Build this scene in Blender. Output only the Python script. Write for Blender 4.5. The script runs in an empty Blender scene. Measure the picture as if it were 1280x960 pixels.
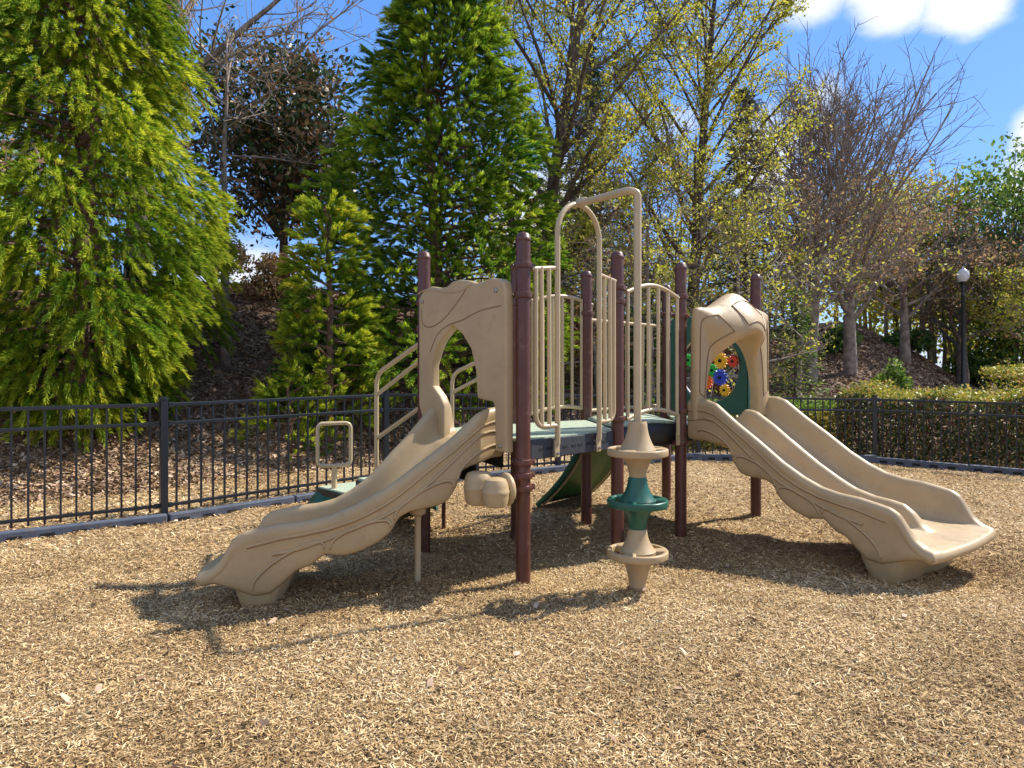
import bpy, math, random
import numpy as np
from mathutils import Vector, Matrix, Quaternion
SC = bpy.context.scene
COL = SC.collection
random.seed(7)
RNG = np.random.default_rng(11)

# ------------------------------------------------------------------ camera
cam_d = bpy.data.cameras.new('camera'); cam = bpy.data.objects.new('camera', cam_d); COL.objects.link(cam)
cam.location = (0, 0, 1.36); cam.rotation_euler = (math.radians(90), 0, 0)
cam_d.sensor_width = 36; cam_d.lens = 850 / 1280 * 36; cam_d.shift_y = -0.0148
cam_d.clip_start = 0.05; cam_d.clip_end = 2000
SC.camera = cam
SC.view_settings.view_transform = 'Standard'; SC.view_settings.look = 'None'
SC.view_settings.exposure = 1.74; SC.view_settings.gamma = 1
SUN_DIR = Vector((-0.915, -0.405, -1.06))

# ------------------------------------------------------------------ world
W = bpy.data.worlds.new('World'); SC.world = W; W.use_nodes = True
nt = W.node_tree; N = nt.nodes; L = nt.links; N.clear()
out = N.new('ShaderNodeOutputWorld'); bg = N.new('ShaderNodeBackground'); bg.inputs['Strength'].default_value = 0.15
sky = N.new('ShaderNodeTexSky'); sky.sky_type = 'NISHITA'; sky.sun_disc = False
sky.sun_elevation = math.radians(45); sky.sun_rotation = math.radians(66)
sky.air_density = 1.0; sky.dust_density = 0.2; sky.ozone_density = 4.5
hs = N.new('ShaderNodeHueSaturation'); hs.inputs['Saturation'].default_value = 1.0; hs.inputs['Value'].default_value = 1.0
mb_ = N.new('ShaderNodeMixRGB'); mb_.inputs[0].default_value = 0.82; mb_.inputs[2].default_value = (0.15, 0.53, 1.52, 1)
L.new(sky.outputs[0], mb_.inputs[1]); L.new(mb_.outputs[0], hs.inputs['Color'])
tc = N.new('ShaderNodeTexCoord')
nz = N.new('ShaderNodeTexNoise'); nz.inputs['Scale'].default_value = 3.2; nz.inputs['Detail'].default_value = 9; nz.inputs['Roughness'].default_value = 0.58
mp = N.new('ShaderNodeMapping'); mp.inputs['Scale'].default_value = (1, 1, 2.2)
L.new(tc.outputs['Generated'], mp.inputs[0]); L.new(mp.outputs[0], nz.inputs['Vector'])
def math_node(op, a, b=None, nodes=N, links=L):
    m = nodes.new('ShaderNodeMath'); m.operation = op
    for i, v in enumerate((a, b)):
        if v is None: continue
        if isinstance(v, (int, float)): m.inputs[i].default_value = v
        else: links.new(v, m.inputs[i])
    return m.outputs[0]
# banks of cloud in view, then added fill banks, at compass directions (unit vector, half-size)
blobs = [((0.44, 1.0, 0.575), 0.060, 0.46), ((0.56, 1.0, 0.565), 0.060, 0.46), ((0.68, 1.0, 0.57), 0.065, 0.46), ((0.80, 1.0, 0.26), 0.070, .50), ((0.80, 1.0, 0.35), 0.050, .50),
         ((0.37, 1, 0.30), 0.10, .44), ((0.24, 1, 0.36), 0.09, .40), ((0.08, 1, 0.24), 0.12, .42), ((-0.40, 1, 0.14), 0.14, .46), ((-0.75, 1, 0.3), 0.12, .36), ((0.46, 1, 0.40), 0.05, .40),
         ((0, -1, .5), .7, .5), ((-1, -.6, .7), .55, .5), ((-1, .3, 1.2), .35, .42), ((.9, -.9, .5), .5, .5), ((0, 0, 1), .3, .3), ((0, -.7, 1.6), .45, .5)]  # unseen clouds overhead and behind the camera, added for white fill light
acc = None
nrm = N.new('ShaderNodeVectorMath'); nrm.operation = 'NORMALIZE'; L.new(tc.outputs['Generated'], nrm.inputs[0])
for d, r, amp in blobs:
    v = Vector(d).normalized()
    ds = N.new('ShaderNodeVectorMath'); ds.operation = 'DISTANCE'; L.new(nrm.outputs[0], ds.inputs[0]); ds.inputs[1].default_value = v
    mr = N.new('ShaderNodeMapRange'); mr.interpolation_type = 'SMOOTHSTEP'
    mr.inputs['From Min'].default_value = 0; mr.inputs['From Max'].default_value = r * 1.6
    mr.inputs['To Min'].default_value = amp; mr.inputs['To Max'].default_value = 0
    L.new(ds.outputs['Value'], mr.inputs['Value'])
    acc = mr.outputs[0] if acc is None else math_node('MAXIMUM', acc, mr.outputs[0])
cl = math_node('ADD', nz.outputs['Fac'], acc)
mr = N.new('ShaderNodeMapRange'); mr.interpolation_type = 'SMOOTHSTEP'
mr.inputs['From Min'].default_value = 0.74; mr.inputs['From Max'].default_value = 0.96
L.new(cl, mr.inputs['Value'])
nz2 = N.new('ShaderNodeTexNoise'); nz2.inputs['Scale'].default_value = 5; nz2.inputs['Detail'].default_value = 6
L.new(mp.outputs[0], nz2.inputs['Vector'])
cr = N.new('ShaderNodeValToRGB'); cr.color_ramp.elements[0].position = 0.35; cr.color_ramp.elements[0].color = (1.8, 1.95, 2.3, 1)
cr.color_ramp.elements[1].position = 0.6; cr.color_ramp.elements[1].color = (2.25, 2.3, 2.4, 1)
L.new(nz2.outputs['Fac'], cr.inputs[0])
mx = N.new('ShaderNodeMixRGB'); L.new(mr.outputs[0], mx.inputs[0]); L.new(hs.outputs[0], mx.inputs[1]); L.new(cr.outputs[0], mx.inputs[2])
L.new(mx.outputs[0], bg.inputs['Color']); L.new(bg.outputs[0], out.inputs[0])

sun_d = bpy.data.lights.new('sun', 'SUN'); sun_d.energy = 2.5; sun_d.angle = math.radians(0.9); sun_d.color = (1.0, 0.93, 0.82)
sun = bpy.data.objects.new('sun', sun_d); COL.objects.link(sun); sun.location = (10, 5, 12)
sun.rotation_mode = 'QUATERNION'; sun.rotation_quaternion = SUN_DIR.to_track_quat('-Z', 'Y')

# ------------------------------------------------------------------ materials
def mat(name, ramp=None, base=None, rough=0.6, noise_scale=0, var=0.0, bump=0.0, bump_scale=50, metallic=0.0, attr=None, trans=0.0, spec=0.5, coords='Object', tip=None):
    m = bpy.data.materials.new(name); m.use_nodes = True
    t = m.node_tree; n = t.nodes; l = t.links
    p = n['Principled BSDF']; p.inputs['Roughness'].default_value = rough; p.inputs['Metallic'].default_value = metallic
    p.inputs['Specular IOR Level'].default_value = spec
    c = n.new('ShaderNodeTexCoord')
    if ramp:
        cr = n.new('ShaderNodeValToRGB'); el = cr.color_ramp.elements
        for i, (pos, colr) in enumerate(ramp):
            e = el[i] if i < 2 else el.new(pos)
            e.position = pos; e.color = (*colr, 1)
        if attr:
            a = n.new('ShaderNodeAttribute'); a.attribute_name = attr; src = a.outputs['Fac']
        else:
            z = n.new('ShaderNodeTexNoise'); z.inputs['Scale'].default_value = noise_scale or 5; z.inputs['Detail'].default_value = 6
            l.new(c.outputs[coords], z.inputs['Vector']); src = z.outputs['Fac']
        l.new(src, cr.inputs[0]); colout = cr.outputs[0]
    else:
        rg = n.new('ShaderNodeRGB'); rg.outputs[0].default_value = (*base, 1); colout = rg.outputs[0]
    if tip:
        a2 = n.new('ShaderNodeAttribute'); a2.attribute_name = 'tip'
        mm = n.new('ShaderNodeMixRGB'); mm.inputs[2].default_value = (*tip, 1)
        l.new(a2.outputs['Fac'], mm.inputs[0]); l.new(colout, mm.inputs[1]); colout = mm.outputs[0]
    if var:
        z = n.new('ShaderNodeTexNoise'); z.inputs['Scale'].default_value = noise_scale or 4; z.inputs['Detail'].default_value = 5
        l.new(c.outputs[coords], z.inputs['Vector'])
        r = n.new('ShaderNodeMapRange'); r.inputs['From Min'].default_value = .3; r.inputs['From Max'].default_value = .7
        r.inputs['To Min'].default_value = 1 - var; r.inputs['To Max'].default_value = 1 + var
        l.new(z.outputs['Fac'], r.inputs['Value'])
        h = n.new('ShaderNodeHueSaturation'); l.new(r.outputs[0], h.inputs['Value']); l.new(colout, h.inputs['Color']); colout = h.outputs[0]
    if name == 'tan_plastic' or name == 'maroon_post' or name == 'border_plastic':
        z3 = n.new('ShaderNodeTexNoise'); z3.inputs['Scale'].default_value = 11; z3.inputs['Detail'].default_value = 9; z3.inputs['Roughness'].default_value = .7
        l.new(c.outputs[coords], z3.inputs['Vector'])
        r3 = n.new('ShaderNodeMapRange'); r3.inputs['From Min'].default_value = .54; r3.inputs['From Max'].default_value = .72; r3.inputs['To Max'].default_value = .38
        l.new(z3.outputs['Fac'], r3.inputs['Value'])
        d3 = n.new('ShaderNodeMixRGB'); d3.inputs[2].default_value = (.24, .17, .10, 1); l.new(r3.outputs[0], d3.inputs[0]); l.new(colout, d3.inputs[1]); colout = d3.outputs[0]
        r4 = n.new('ShaderNodeMapRange'); r4.inputs['From Min'].default_value = .4; r4.inputs['From Max'].default_value = .7; r4.inputs['To Min'].default_value = rough; r4.inputs['To Max'].default_value = min(rough + .28, 1)
        l.new(z3.outputs['Fac'], r4.inputs['Value']); l.new(r4.outputs[0], p.inputs['Roughness'])
    l.new(colout, p.inputs['Base Color'])
    if bump:
        z = n.new('ShaderNodeTexNoise'); z.inputs['Scale'].default_value = bump_scale; z.inputs['Detail'].default_value = 4
        l.new(c.outputs[coords], z.inputs['Vector'])
        b = n.new('ShaderNodeBump'); b.inputs['Strength'].default_value = bump; b.inputs['Distance'].default_value = 0.01
        l.new(z.outputs['Fac'], b.inputs['Height']); l.new(b.outputs[0], p.inputs['Normal'])
    if trans:
        o = n['Material Output']; tr = n.new('ShaderNodeBsdfTranslucent'); l.new(colout, tr.inputs['Color'])
        ms = n.new('ShaderNodeMixShader'); ms.inputs[0].default_value = trans
        l.new(p.outputs[0], ms.inputs[1]); l.new(tr.outputs[0], ms.inputs[2]); l.new(ms.outputs[0], o.inputs['Surface'])
    return m

M = {}
M['tan'] = mat('tan_plastic', base=(0.38, 0.275, 0.148), rough=0.40, var=0.13, noise_scale=2.3, bump=0.08, bump_scale=180)
M['tan_dark'] = mat('tan_plastic_groove', base=(0.20, 0.12, 0.055), rough=0.5, var=.1)
M['tan_metal'] = mat('tan_coated_tube', base=(0.43, 0.335, 0.20), rough=0.32, var=0.05, noise_scale=8)
M['maroon'] = mat('maroon_post', base=(0.085, 0.027, 0.020), rough=0.30, var=0.12, noise_scale=6, bump=.03, bump_scale=90)
M['steel'] = mat('bolt_steel', base=(0.35, 0.33, 0.32), rough=0.35, metallic=0.8)
M['deck'] = mat('deck_coating', ramp=[(0.35, (0.20, 0.27, 0.20)), (0.5, (0.46, 0.52, 0.38)), (0.65, (0.30, 0.38, 0.28))], noise_scale=60, rough=0.5)
M['dark'] = mat('dark_coating', base=(0.032, 0.034, 0.040), rough=0.55, var=.2, noise_scale=40, bump=.3, bump_scale=120)
M['black'] = mat('black_plastic', base=(0.014, 0.016, 0.016), rough=0.5, var=.2)
M['green'] = mat('green_plastic', base=(0.012, 0.085, 0.055), rough=0.35, var=0.15, noise_scale=8)
M['green_under'] = mat('green_climber', base=(0.035, 0.115, 0.02), rough=0.5, var=0.25, noise_scale=12)
M['fence'] = mat('fence_paint', base=(0.012, 0.016, 0.023), rough=0.33, var=.1, noise_scale=9)
M['timber'] = mat('border_plastic', base=(0.065, 0.080, 0.115), rough=0.55, var=.2, noise_scale=8, bump=.15, bump_scale=60)
M['slot'] = mat('slot_dark', base=(0.006, 0.007, 0.008), rough=0.8)
for nm, c in dict(yellow=(.80, .42, .01), red=(.65, .05, .02), blue=(.02, .05, .45), orange=(.80, .13, .01), lime=(.02, .40, .05)).items():
    M[nm] = mat(nm + '_plastic', base=c, rough=0.35, var=.05)
CHIPR = [(0.0, (0.13, 0.065, 0.028)), (0.14, (0.27, 0.165, 0.07)), (0.42, (0.43, 0.285, 0.132)), (0.78, (0.56, 0.405, 0.205)), (1.0, (0.74, 0.60, 0.38))]
M['chips'] = mat('wood_chip', ramp=CHIPR, attr='rnd', rough=0.9, var=.16, noise_scale=2.2, spec=.15)
M['litter'] = mat('leaf_litter', ramp=[(0, (0.10, 0.058, 0.036)), (0.5, (0.26, 0.165, 0.105)), (0.8, (0.42, 0.29, 0.20)), (1, (0.60, 0.47, 0.35))], attr='rnd', rough=0.9, spec=.1)
M['bark'] = mat('bark', ramp=[(0.35, (0.055, 0.038, 0.028)), (0.65, (0.16, 0.12, 0.09))], noise_scale=9, rough=0.9, bump=.8, bump_scale=30)
M['bark_red'] = mat('cedar_bark', ramp=[(0.35, (0.07, 0.038, 0.025)), (0.65, (0.20, 0.12, 0.08))], noise_scale=12, rough=0.9, bump=.8, bump_scale=30)
M['bark_grey'] = mat('grey_bark', ramp=[(0.3, (0.13, 0.10, 0.08)), (0.7, (0.34, 0.28, 0.23))], noise_scale=7, rough=0.9, bump=.5, bump_scale=25)
M['crypto'] = mat('cedar_needles', ramp=[(0, (0.035, 0.11, 0.010)), (0.5, (0.12, 0.25, 0.016)), (0.88, (0.24, 0.36, 0.02)), (1, (0.50, 0.36, 0.07))], attr='rnd', rough=0.6, trans=0.5, spec=.2, tip=(0.66, 0.68, 0.05))
M['crypto_y'] = mat('cedar_needles_yellowed', ramp=[(0, (0.05, 0.12, 0.012)), (0.5, (0.14, 0.27, 0.02)), (0.85, (0.27, 0.38, 0.03)), (1, (0.58, 0.38, 0.05))], attr='rnd', rough=0.6, trans=0.42, spec=.2, tip=(0.64, 0.66, 0.05))
M['crypto_d'] = mat('cedar_needles_deep', ramp=[(0, (0.028, 0.09, 0.012)), (0.6, (0.09, 0.22, 0.018)), (0.9, (0.20, 0.33, 0.02)), (1, (.40, .28, .07))], attr='rnd', rough=0.6, trans=0.5, spec=.2, tip=(0.56, 0.68, 0.05))
M['magnolia'] = mat('magnolia_leaf', ramp=[(0, (0.018, 0.04, 0.012)), (0.55, (0.05, 0.085, 0.02)), (0.68, (0.20, 0.11, 0.05)), (1, (0.34, 0.20, 0.10))], attr='rnd', rough=0.4, trans=.15)
M['bud'] = mat('spring_leaf', ramp=[(0, (0.22, 0.26, 0.03)), (0.5, (0.50, 0.50, 0.06)), (0.85, (0.68, 0.62, 0.10)), (1, (0.48, 0.26, 0.08))], attr='rnd', rough=0.6, trans=.45)
M['brownleaf'] = mat('brown_leaf', ramp=[(0, (0.20, 0.10, 0.05)), (0.5, (0.38, 0.22, 0.11)), (0.8, (0.50, 0.34, 0.18)), (1, (0.36, 0.38, 0.08))], attr='rnd', rough=0.7, trans=.4)
M['green_leaf'] = mat('fresh_leaf', ramp=[(0, (0.04, 0.10, 0.015)), (0.5, (0.13, 0.24, 0.03)), (1, (0.32, 0.38, 0.06))], attr='rnd', rough=0.55, trans=.4)
M['dark_leaf'] = mat('dark_leaf', ramp=[(0, (0.03, 0.075, 0.016)), (0.6, (0.08, 0.17, 0.03)), (1, (0.24, 0.34, 0.07))], attr='rnd', rough=0.45, trans=.25)
M['far_conifer'] = mat('blue_conifer', ramp=[(0, (0.02, 0.04, 0.02)), (1, (0.07, 0.11, 0.06))], attr='rnd', rough=0.6, trans=.1)
M['hedge_leaf'] = mat('hedge_leaf', ramp=[(0, (0.08, 0.11, 0.015)), (0.35, (0.24, 0.27, 0.03)), (0.6, (0.44, 0.40, 0.05)), (0.85, (0.62, 0.50, 0.10)), (1, (0.55, 0.25, 0.12))], attr='rnd', rough=0.5, trans=.3)
M['hedge_red'] = mat('hedge_leaf_red', ramp=[(0, (0.03, 0.055, 0.015)), (0.5, (0.09, 0.13, 0.035)), (0.78, (0.24, 0.08, 0.07)), (1, (0.34, 0.36, 0.10))], attr='rnd', rough=0.45, trans=.3)
M['lamp_black'] = mat('lamp_post_paint', base=(0.01, 0.012, 0.012), rough=.4)
M['lamp_glass'] = mat('lamp_globe', base=(0.75, 0.77, 0.80), rough=.25, trans=.3)
gm = bpy.data.materials.new('clear_bubble'); gm.use_nodes = True
_n = gm.node_tree.nodes; _l = gm.node_tree.links; _n.remove(_n['Principled BSDF'])
tr = _n.new('ShaderNodeBsdfTransparent'); gl = _n.new('ShaderNodeBsdfGlossy'); gl.inputs['Roughness'].default_value = .05
fr = _n.new('ShaderNodeFresnel'); fr.inputs[0].default_value = 1.3; mxs = _n.new('ShaderNodeMixShader')
_l.new(fr.outputs[0], mxs.inputs[0]); _l.new(tr.outputs[0], mxs.inputs[1]); _l.new(gl.outputs[0], mxs.inputs[2]); _l.new(mxs.outputs[0], _n['Material Output'].inputs[0])
M['clear'] = gm

# ------------------------------------------------------------------ mesh helpers
class MB:
    def __init__(s): s.v = []; s.f = []
    def add(s, vs, fs):
        o = len(s.v); s.v.extend([tuple(p) for p in vs]); s.f.extend([tuple(i + o for i in q) for q in fs])
    def box(s, c, size, ax=None):
        ax = ax or (Vector((1, 0, 0)), Vector((0, 1, 0)), Vector((0, 0, 1)))
        c = Vector(c); vs = []
        for k in (-1, 1):
            for j in (-1, 1):
                for i in (-1, 1): vs.append(c + ax[0] * (i * size[0] / 2) + ax[1] * (j * size[1] / 2) + ax[2] * (k * size[2] / 2))
        s.add(vs, [(0, 2, 3, 1), (4, 5, 7, 6), (0, 1, 5, 4), (2, 6, 7, 3), (0, 4, 6, 2), (1, 3, 7, 5)])
    def tube(s, pts, rad, n=12, cap=True):
        pts = [Vector(p) for p in pts]; m = len(pts)
        if not hasattr(rad, '__len__'): rad = [rad] * m
        t0 = (pts[1] - pts[0]).normalized()
        u = t0.orthogonal().normalized(); vs = []
        for i in range(m):
            t = (pts[min(i + 1, m - 1)] - pts[max(i - 1, 0)]).normalized()
            u = (u - t * u.dot(t)).normalized(); w = t.cross(u)
            for k in range(n):
                a = 2 * math.pi * k / n; vs.append(pts[i] + (u * math.cos(a) + w * math.sin(a)) * rad[i])
        fs = []
        for i in range(m - 1):
            for k in range(n):
                k2 = (k + 1) % n; fs.append((i * n + k, i * n + k2, (i + 1) * n + k2, (i + 1) * n + k))
        if cap: fs.append(tuple(range(n - 1, -1, -1))); fs.append(tuple((m - 1) * n + k for k in range(n)))
        s.add(vs, fs)
    def lathe(s, prof, c, n=32, axis=None):
        c = Vector(c); z = Vector(axis or (0, 0, 1)).normalized(); x = z.orthogonal().normalized(); y = z.cross(x)
        vs = []; m = len(prof)
        for r, h in prof:
            for k in range(n):
                a = 2 * math.pi * k / n; vs.append(c + z * h + (x * math.cos(a) + y * math.sin(a)) * max(r, 1e-4))
        fs = []
        for i in range(m - 1):
            for k in range(n):
                k2 = (k + 1) % n; fs.append((i * n + k, i * n + k2, (i + 1) * n + k2, (i + 1) * n + k))
        s.add(vs, fs)
    def grid(s, rows):
        nn = len(rows[0]); vs = [p for r in rows for p in r]
        fs = [(i * nn + j, i * nn + j + 1, (i + 1) * nn + j + 1, (i + 1) * nn + j) for i in range(len(rows) - 1) for j in range(nn - 1)]
        s.add(vs, fs)
    def build(s, name, m, parent=None, smooth=True, bevel=0, angle=40):
        me = bpy.data.meshes.new(name); me.from_pydata(s.v, [], s.f); me.update()
        o = bpy.data.objects.new(name, me); COL.objects.link(o); me.materials.append(m)
        if smooth:
            me.polygons.foreach_set('use_smooth', [True] * len(me.polygons))
            try: me.set_sharp_from_angle(angle=math.radians(angle))
            except Exception: pass
        if bevel:
            b = o.modifiers.new('bevel', 'BEVEL'); b.width = bevel; b.segments = 2; b.limit_method = 'ANGLE'; b.angle_limit = math.radians(50)
        if parent is not None: o.parent = parent
        return o

def tag(o, label=None, cat=None, group=None, kind=None):
    if label: o['label'] = label
    if cat: o['category'] = cat
    if group: o['group'] = group
    if kind: o['kind'] = kind
    return o
def empty(name, loc=(0, 0, 0)):
    o = bpy.data.objects.new(name, None); o.empty_display_size = .2; COL.objects.link(o); o.location = loc; return o
def localize(root):
    """children were built in world coordinates: cancel the root's offset"""
    bpy.context.view_layer.update()
    inv = root.matrix_world.inverted()
    for c in root.children: c.matrix_parent_inverse = inv
def fillet(pts, r, seg=6):
    pts = [Vector(p) for p in pts]; o = [pts[0]]
    for i in range(1, len(pts) - 1):
        a, b, c = pts[i - 1], pts[i], pts[i + 1]
        d1 = (a - b); d2 = (c - b); rr = min(r, d1.length * .49, d2.length * .49)
        p = b + d1.normalized() * rr; q = b + d2.normalized() * rr
        for k in range(seg + 1):
            t = k / seg; o.append(p * (1 - t) ** 2 + b * 2 * t * (1 - t) + q * t * t)
    o.append(pts[-1]); return o
def catmull(P, n=8, closed=False):
    P = [Vector(p) for p in P]; m = len(P); out = []
    rng = range(m) if closed else range(m - 1)
    for i in rng:
        if closed: a, b, c, d = P[i - 1], P[i], P[(i + 1) % m], P[(i + 2) % m]
        else: a, b, c, d = P[max(i - 1, 0)], P[i], P[i + 1], P[min(i + 2, m - 1)]
        for k in range(n):
            t = k / n
            out.append(.5 * ((2 * b) + (c - a) * t + (2 * a - 5 * b + 4 * c - d) * t * t + (3 * b - a - 3 * c + d) * t ** 3))
    if not closed: out.append(P[-1])
    return out
def fast_mesh(name, V, Fq, m, parent=None, attrs=None, k=4, smooth=False):
    """V (n,3), Fq (f,k); attrs {name:(domain,array)}"""
    me = bpy.data.meshes.new(name); nv = len(V); nf = len(Fq)
    me.vertices.add(nv); me.vertices.foreach_set('co', np.asarray(V, dtype=np.float32).ravel())
    me.loops.add(nf * k); me.loops.foreach_set('vertex_index', np.asarray(Fq, dtype=np.int32).ravel())
    me.polygons.add(nf); me.polygons.foreach_set('loop_start', np.arange(0, nf * k, k, dtype=np.int32))
    try: me.polygons.foreach_set('loop_total', np.full(nf, k, dtype=np.int32))
    except Exception: pass
    me.polygons.foreach_set('use_smooth', np.full(nf, smooth))
    me.update(calc_edges=True)
    for nm, (dom, arr) in (attrs or {}).items():
        a = me.attributes.new(nm, 'FLOAT', dom); a.data.foreach_set('value', np.asarray(arr, dtype=np.float32))
    o = bpy.data.objects.new(name, me); COL.objects.link(o); me.materials.append(m)
    if parent is not None: o.parent = parent
    return o
def poly_panel(name, loops, base, e, nvec, thick, bev, m, parent):
    """flat panel from 2-D outlines (first outer, others holes) standing in the vertical plane base + e*t, thickness along nvec"""
    cu = bpy.data.curves.new(name, 'CURVE'); cu.dimensions = '2D'; cu.fill_mode = 'BOTH'
    cu.extrude = max(thick / 2 - bev, 0); cu.bevel_depth = bev; cu.bevel_resolution = 3; cu.offset = -bev
    for lp in loops:
        sp = cu.splines.new('POLY'); sp.points.add(len(lp) - 1)
        for i, p in enumerate(lp): sp.points[i].co = (p[0], p[1], 0, 1)
        sp.use_cyclic_u = True
    tmp = bpy.data.objects.new('tmp', cu); COL.objects.link(tmp)
    dg = bpy.context.evaluated_depsgraph_get(); me = bpy.data.meshes.new_from_object(tmp.evaluated_get(dg))
    bpy.data.objects.remove(tmp)
    e = Vector((e[0], e[1], 0)).normalized(); nv = Vector((nvec[0], nvec[1], 0)).normalized(); up = Vector((0, 0, 1))
    mm = Matrix((e, up, nv)).transposed().to_4x4(); mm.translation = Vector((base[0], base[1], 0)); me.transform(mm)
    if mm.determinant() < 0: me.flip_normals()
    me.name = name; me.materials.clear(); me.materials.append(m)
    me.polygons.foreach_set('use_smooth', [True] * len(me.polygons))
    try: me.set_sharp_from_angle(angle=math.radians(35))
    except Exception: pass
    o = bpy.data.objects.new(name, me); COL.objects.link(o); o.parent = parent
    return o

# ------------------------------------------------------------------ terrain
FENCE = [(-8.6, 2.3), (-5.15, 4.75), (-3.15, 6.15), (-1.47, 7.9), (0.62, 9.2), (2.9, 10.6), (5.6, 10.5), (7.33, 8.77), (9.1, 7.1), (10.2, 4.5)]
FC = np.array([1.3, 2.0])
_fa = np.array([math.atan2(p[0] - FC[0], p[1] - FC[1]) for p in FENCE]); _fr = np.array([math.hypot(p[0] - FC[0], p[1] - FC[1]) for p in FENCE])
def out_dist(x, y):
    a = np.arctan2(x - FC[0], y - FC[1]); r = np.hypot(x - FC[0], y - FC[1])
    return r - np.interp(a, _fa, _fr)
def vnoise(x, y, s, seed=0):
    r = np.zeros_like(x, dtype=float); g = np.random.default_rng(seed)
    for k in range(7):
        a = g.uniform(0, 2 * np.pi); ph = g.uniform(0, 6.28); fr = s * g.uniform(.6, 2.2)
        r += np.sin((x * np.cos(a) + y * np.sin(a)) * fr + ph) / 7
    return r
TP = [-1.6, -0.9, -0.36, 0.0, 0.3, 0.5, 0.6, 0.68, 0.9]
T_HC = [3.0, 3.0, 3.3, 3.2, 3.0, 3.4, 2.0, 0.5, 0.4]
T_D0 = [1.8, 1.8, 1.8, 2.4, 4.0, 5.0, 6.0, 8, 8]
T_W = [7, 7, 7, 9, 14, 15, 14, 12, 12]
def ground(x, y):
    x = np.asarray(x, float); y = np.asarray(y, float)
    d = out_dist(x, y); yy = np.maximum(y, 0.5); t = x / yy
    t = np.where(y < 0.5, np.sign(x) * 1.5, t)
    hc = np.interp(t, TP, T_HC); d0 = np.interp(t, TP, T_D0); w = np.interp(t, TP, T_W)
    u = np.clip((d - d0) / w, 0, 1); s = u * u * (3 - 2 * u) * .5 + u * .5
    h = hc * s * np.clip((y + 1) / 4, 0, 1)
    lowr = np.clip((d + 2.5) / 2.5, 0, 1) * np.clip((t - 0.15) / 0.25, 0, 1) * (y > .5)
    far = np.clip((np.hypot(x, y) - 45) / 60, 0, 1); h = h * (1 - far * .6)
    inside = np.clip(-d / .5, 0, 1)
    bump = 0.018 * vnoise(x, y, 3.2, 3) + 0.010 * vnoise(x, y, 9, 4)
    # hollows worn below the structure and at the slide exits
    hol = 0
    for cx, cy, r, dp in ((-2.05, 4.05, .45, .075), (3.15, 4.45, .5, .075), (-2.75, 3.95, .35, -.03), (3.65, 3.95, .4, -.03), (0.35, 5.1, 1.0, .05), (1.9, 4.9, .8, .03)):
        hol = hol + dp * np.exp(-((x - cx) ** 2 + (y - cy) ** 2) / r ** 2)
    for cx, cy in ((.071, 4.33), (.779, 5.03), (1.38, 5.56), (2.237, 6.24), (-.652, 5.04), (.66, 6.03), (.77, 4.17), (-.60, 4.33), (-1.42, 4.05), (2.72, 4.85)):
        hol = hol - .020 * np.exp(-((x - cx) ** 2 + (y - cy) ** 2) / .16 ** 2)
    return h + bump * (1 + .8 * (1 - inside)) - hol - 0.09 * lowr * (1 - np.clip((d - 3) / 4, 0, 1))
def gz(x, y): return float(ground(np.array([x]), np.array([y]))[0])

def axis_lines(lo, hi, step, far, growth=1.16):
    a = list(np.arange(lo, hi, step)); s = step; x = lo
    while x > -far: s *= growth; x -= s; a.insert(0, x)
    s = step; x = hi
    while x < far: s *= growth; x += s; a.append(x)
    return np.array(a)
xs = axis_lines(-8, 10, .055, 400); ys = axis_lines(0.8, 13, .055, 400)
X, Y = np.meshgrid(xs, ys); Z = ground(X, Y); D = out_dist(X, Y)
nx = len(xs); ny = len(ys); idx = np.arange(nx * ny).reshape(ny, nx)
Fq = np.stack([idx[:-1, :-1], idx[:-1, 1:], idx[1:, 1:], idx[1:, :-1]], -1).reshape(-1, 4)
zone = np.clip((D + 0.1) / 0.4, 0, 1) * .5 + np.clip((D - 2.1 + .5 * vnoise(X, Y, 1.5, 9)) / 1.4, 0, 1) * .5
gmat = bpy.data.materials.new('ground_mulch'); gmat.use_nodes = True
n = gmat.node_tree.nodes; l = gmat.node_tree.links; p = n['Principled BSDF']; p.inputs['Roughness'].default_value = .95
tcg = n.new('ShaderNodeTexCoord')
def ramp_noise(scale, ramp, stretch=None):
    z = n.new('ShaderNodeTexNoise'); z.inputs['Scale'].default_value = scale; z.inputs['Detail'].default_value = 8; z.inputs['Roughness'].default_value = .7
    l.new(tcg.outputs['Object'], z.inputs['Vector'])
    c = n.new('ShaderNodeValToRGB')
    for i, (pos, colr) in enumerate(ramp):
        e = c.color_ramp.elements[i] if i < 2 else c.color_ramp.elements.new(pos)
        e.position = pos; e.color = (*colr, 1)
    l.new(z.outputs['Fac'], c.inputs[0]); return c.outputs[0], z.outputs['Fac']
c1, f1 = ramp_noise(45, [(0.3, (0.16, 0.09, 0.04)), (0.5, (0.38, 0.25, 0.12)), (0.7, (0.50, 0.36, 0.19))])
c2, f2 = ramp_noise(30, [(0.3, (0.14, 0.08, 0.045)), (0.5, (0.36, 0.25, 0.13)), (0.7, (0.50, 0.38, 0.22))])
c3, f3 = ramp_noise(25, [(0.35, (0.04, 0.022, 0.014)), (0.5, (0.18, 0.11, 0.07)), (0.68, (0.36, 0.26, 0.18))])
at = n.new('ShaderNodeAttribute'); at.attribute_name = 'zone'
def mrange(a, b):
    r = n.new('ShaderNodeMapRange'); r.inputs['From Min'].default_value = a; r.inputs['From Max'].default_value = b; l.new(at.outputs['Fac'], r.inputs['Value']); return r.outputs[0]
m1 = n.new('ShaderNodeMixRGB'); l.new(mrange(0, .5), m1.inputs[0]); l.new(c1, m1.inputs[1]); l.new(c2, m1.inputs[2])
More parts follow.
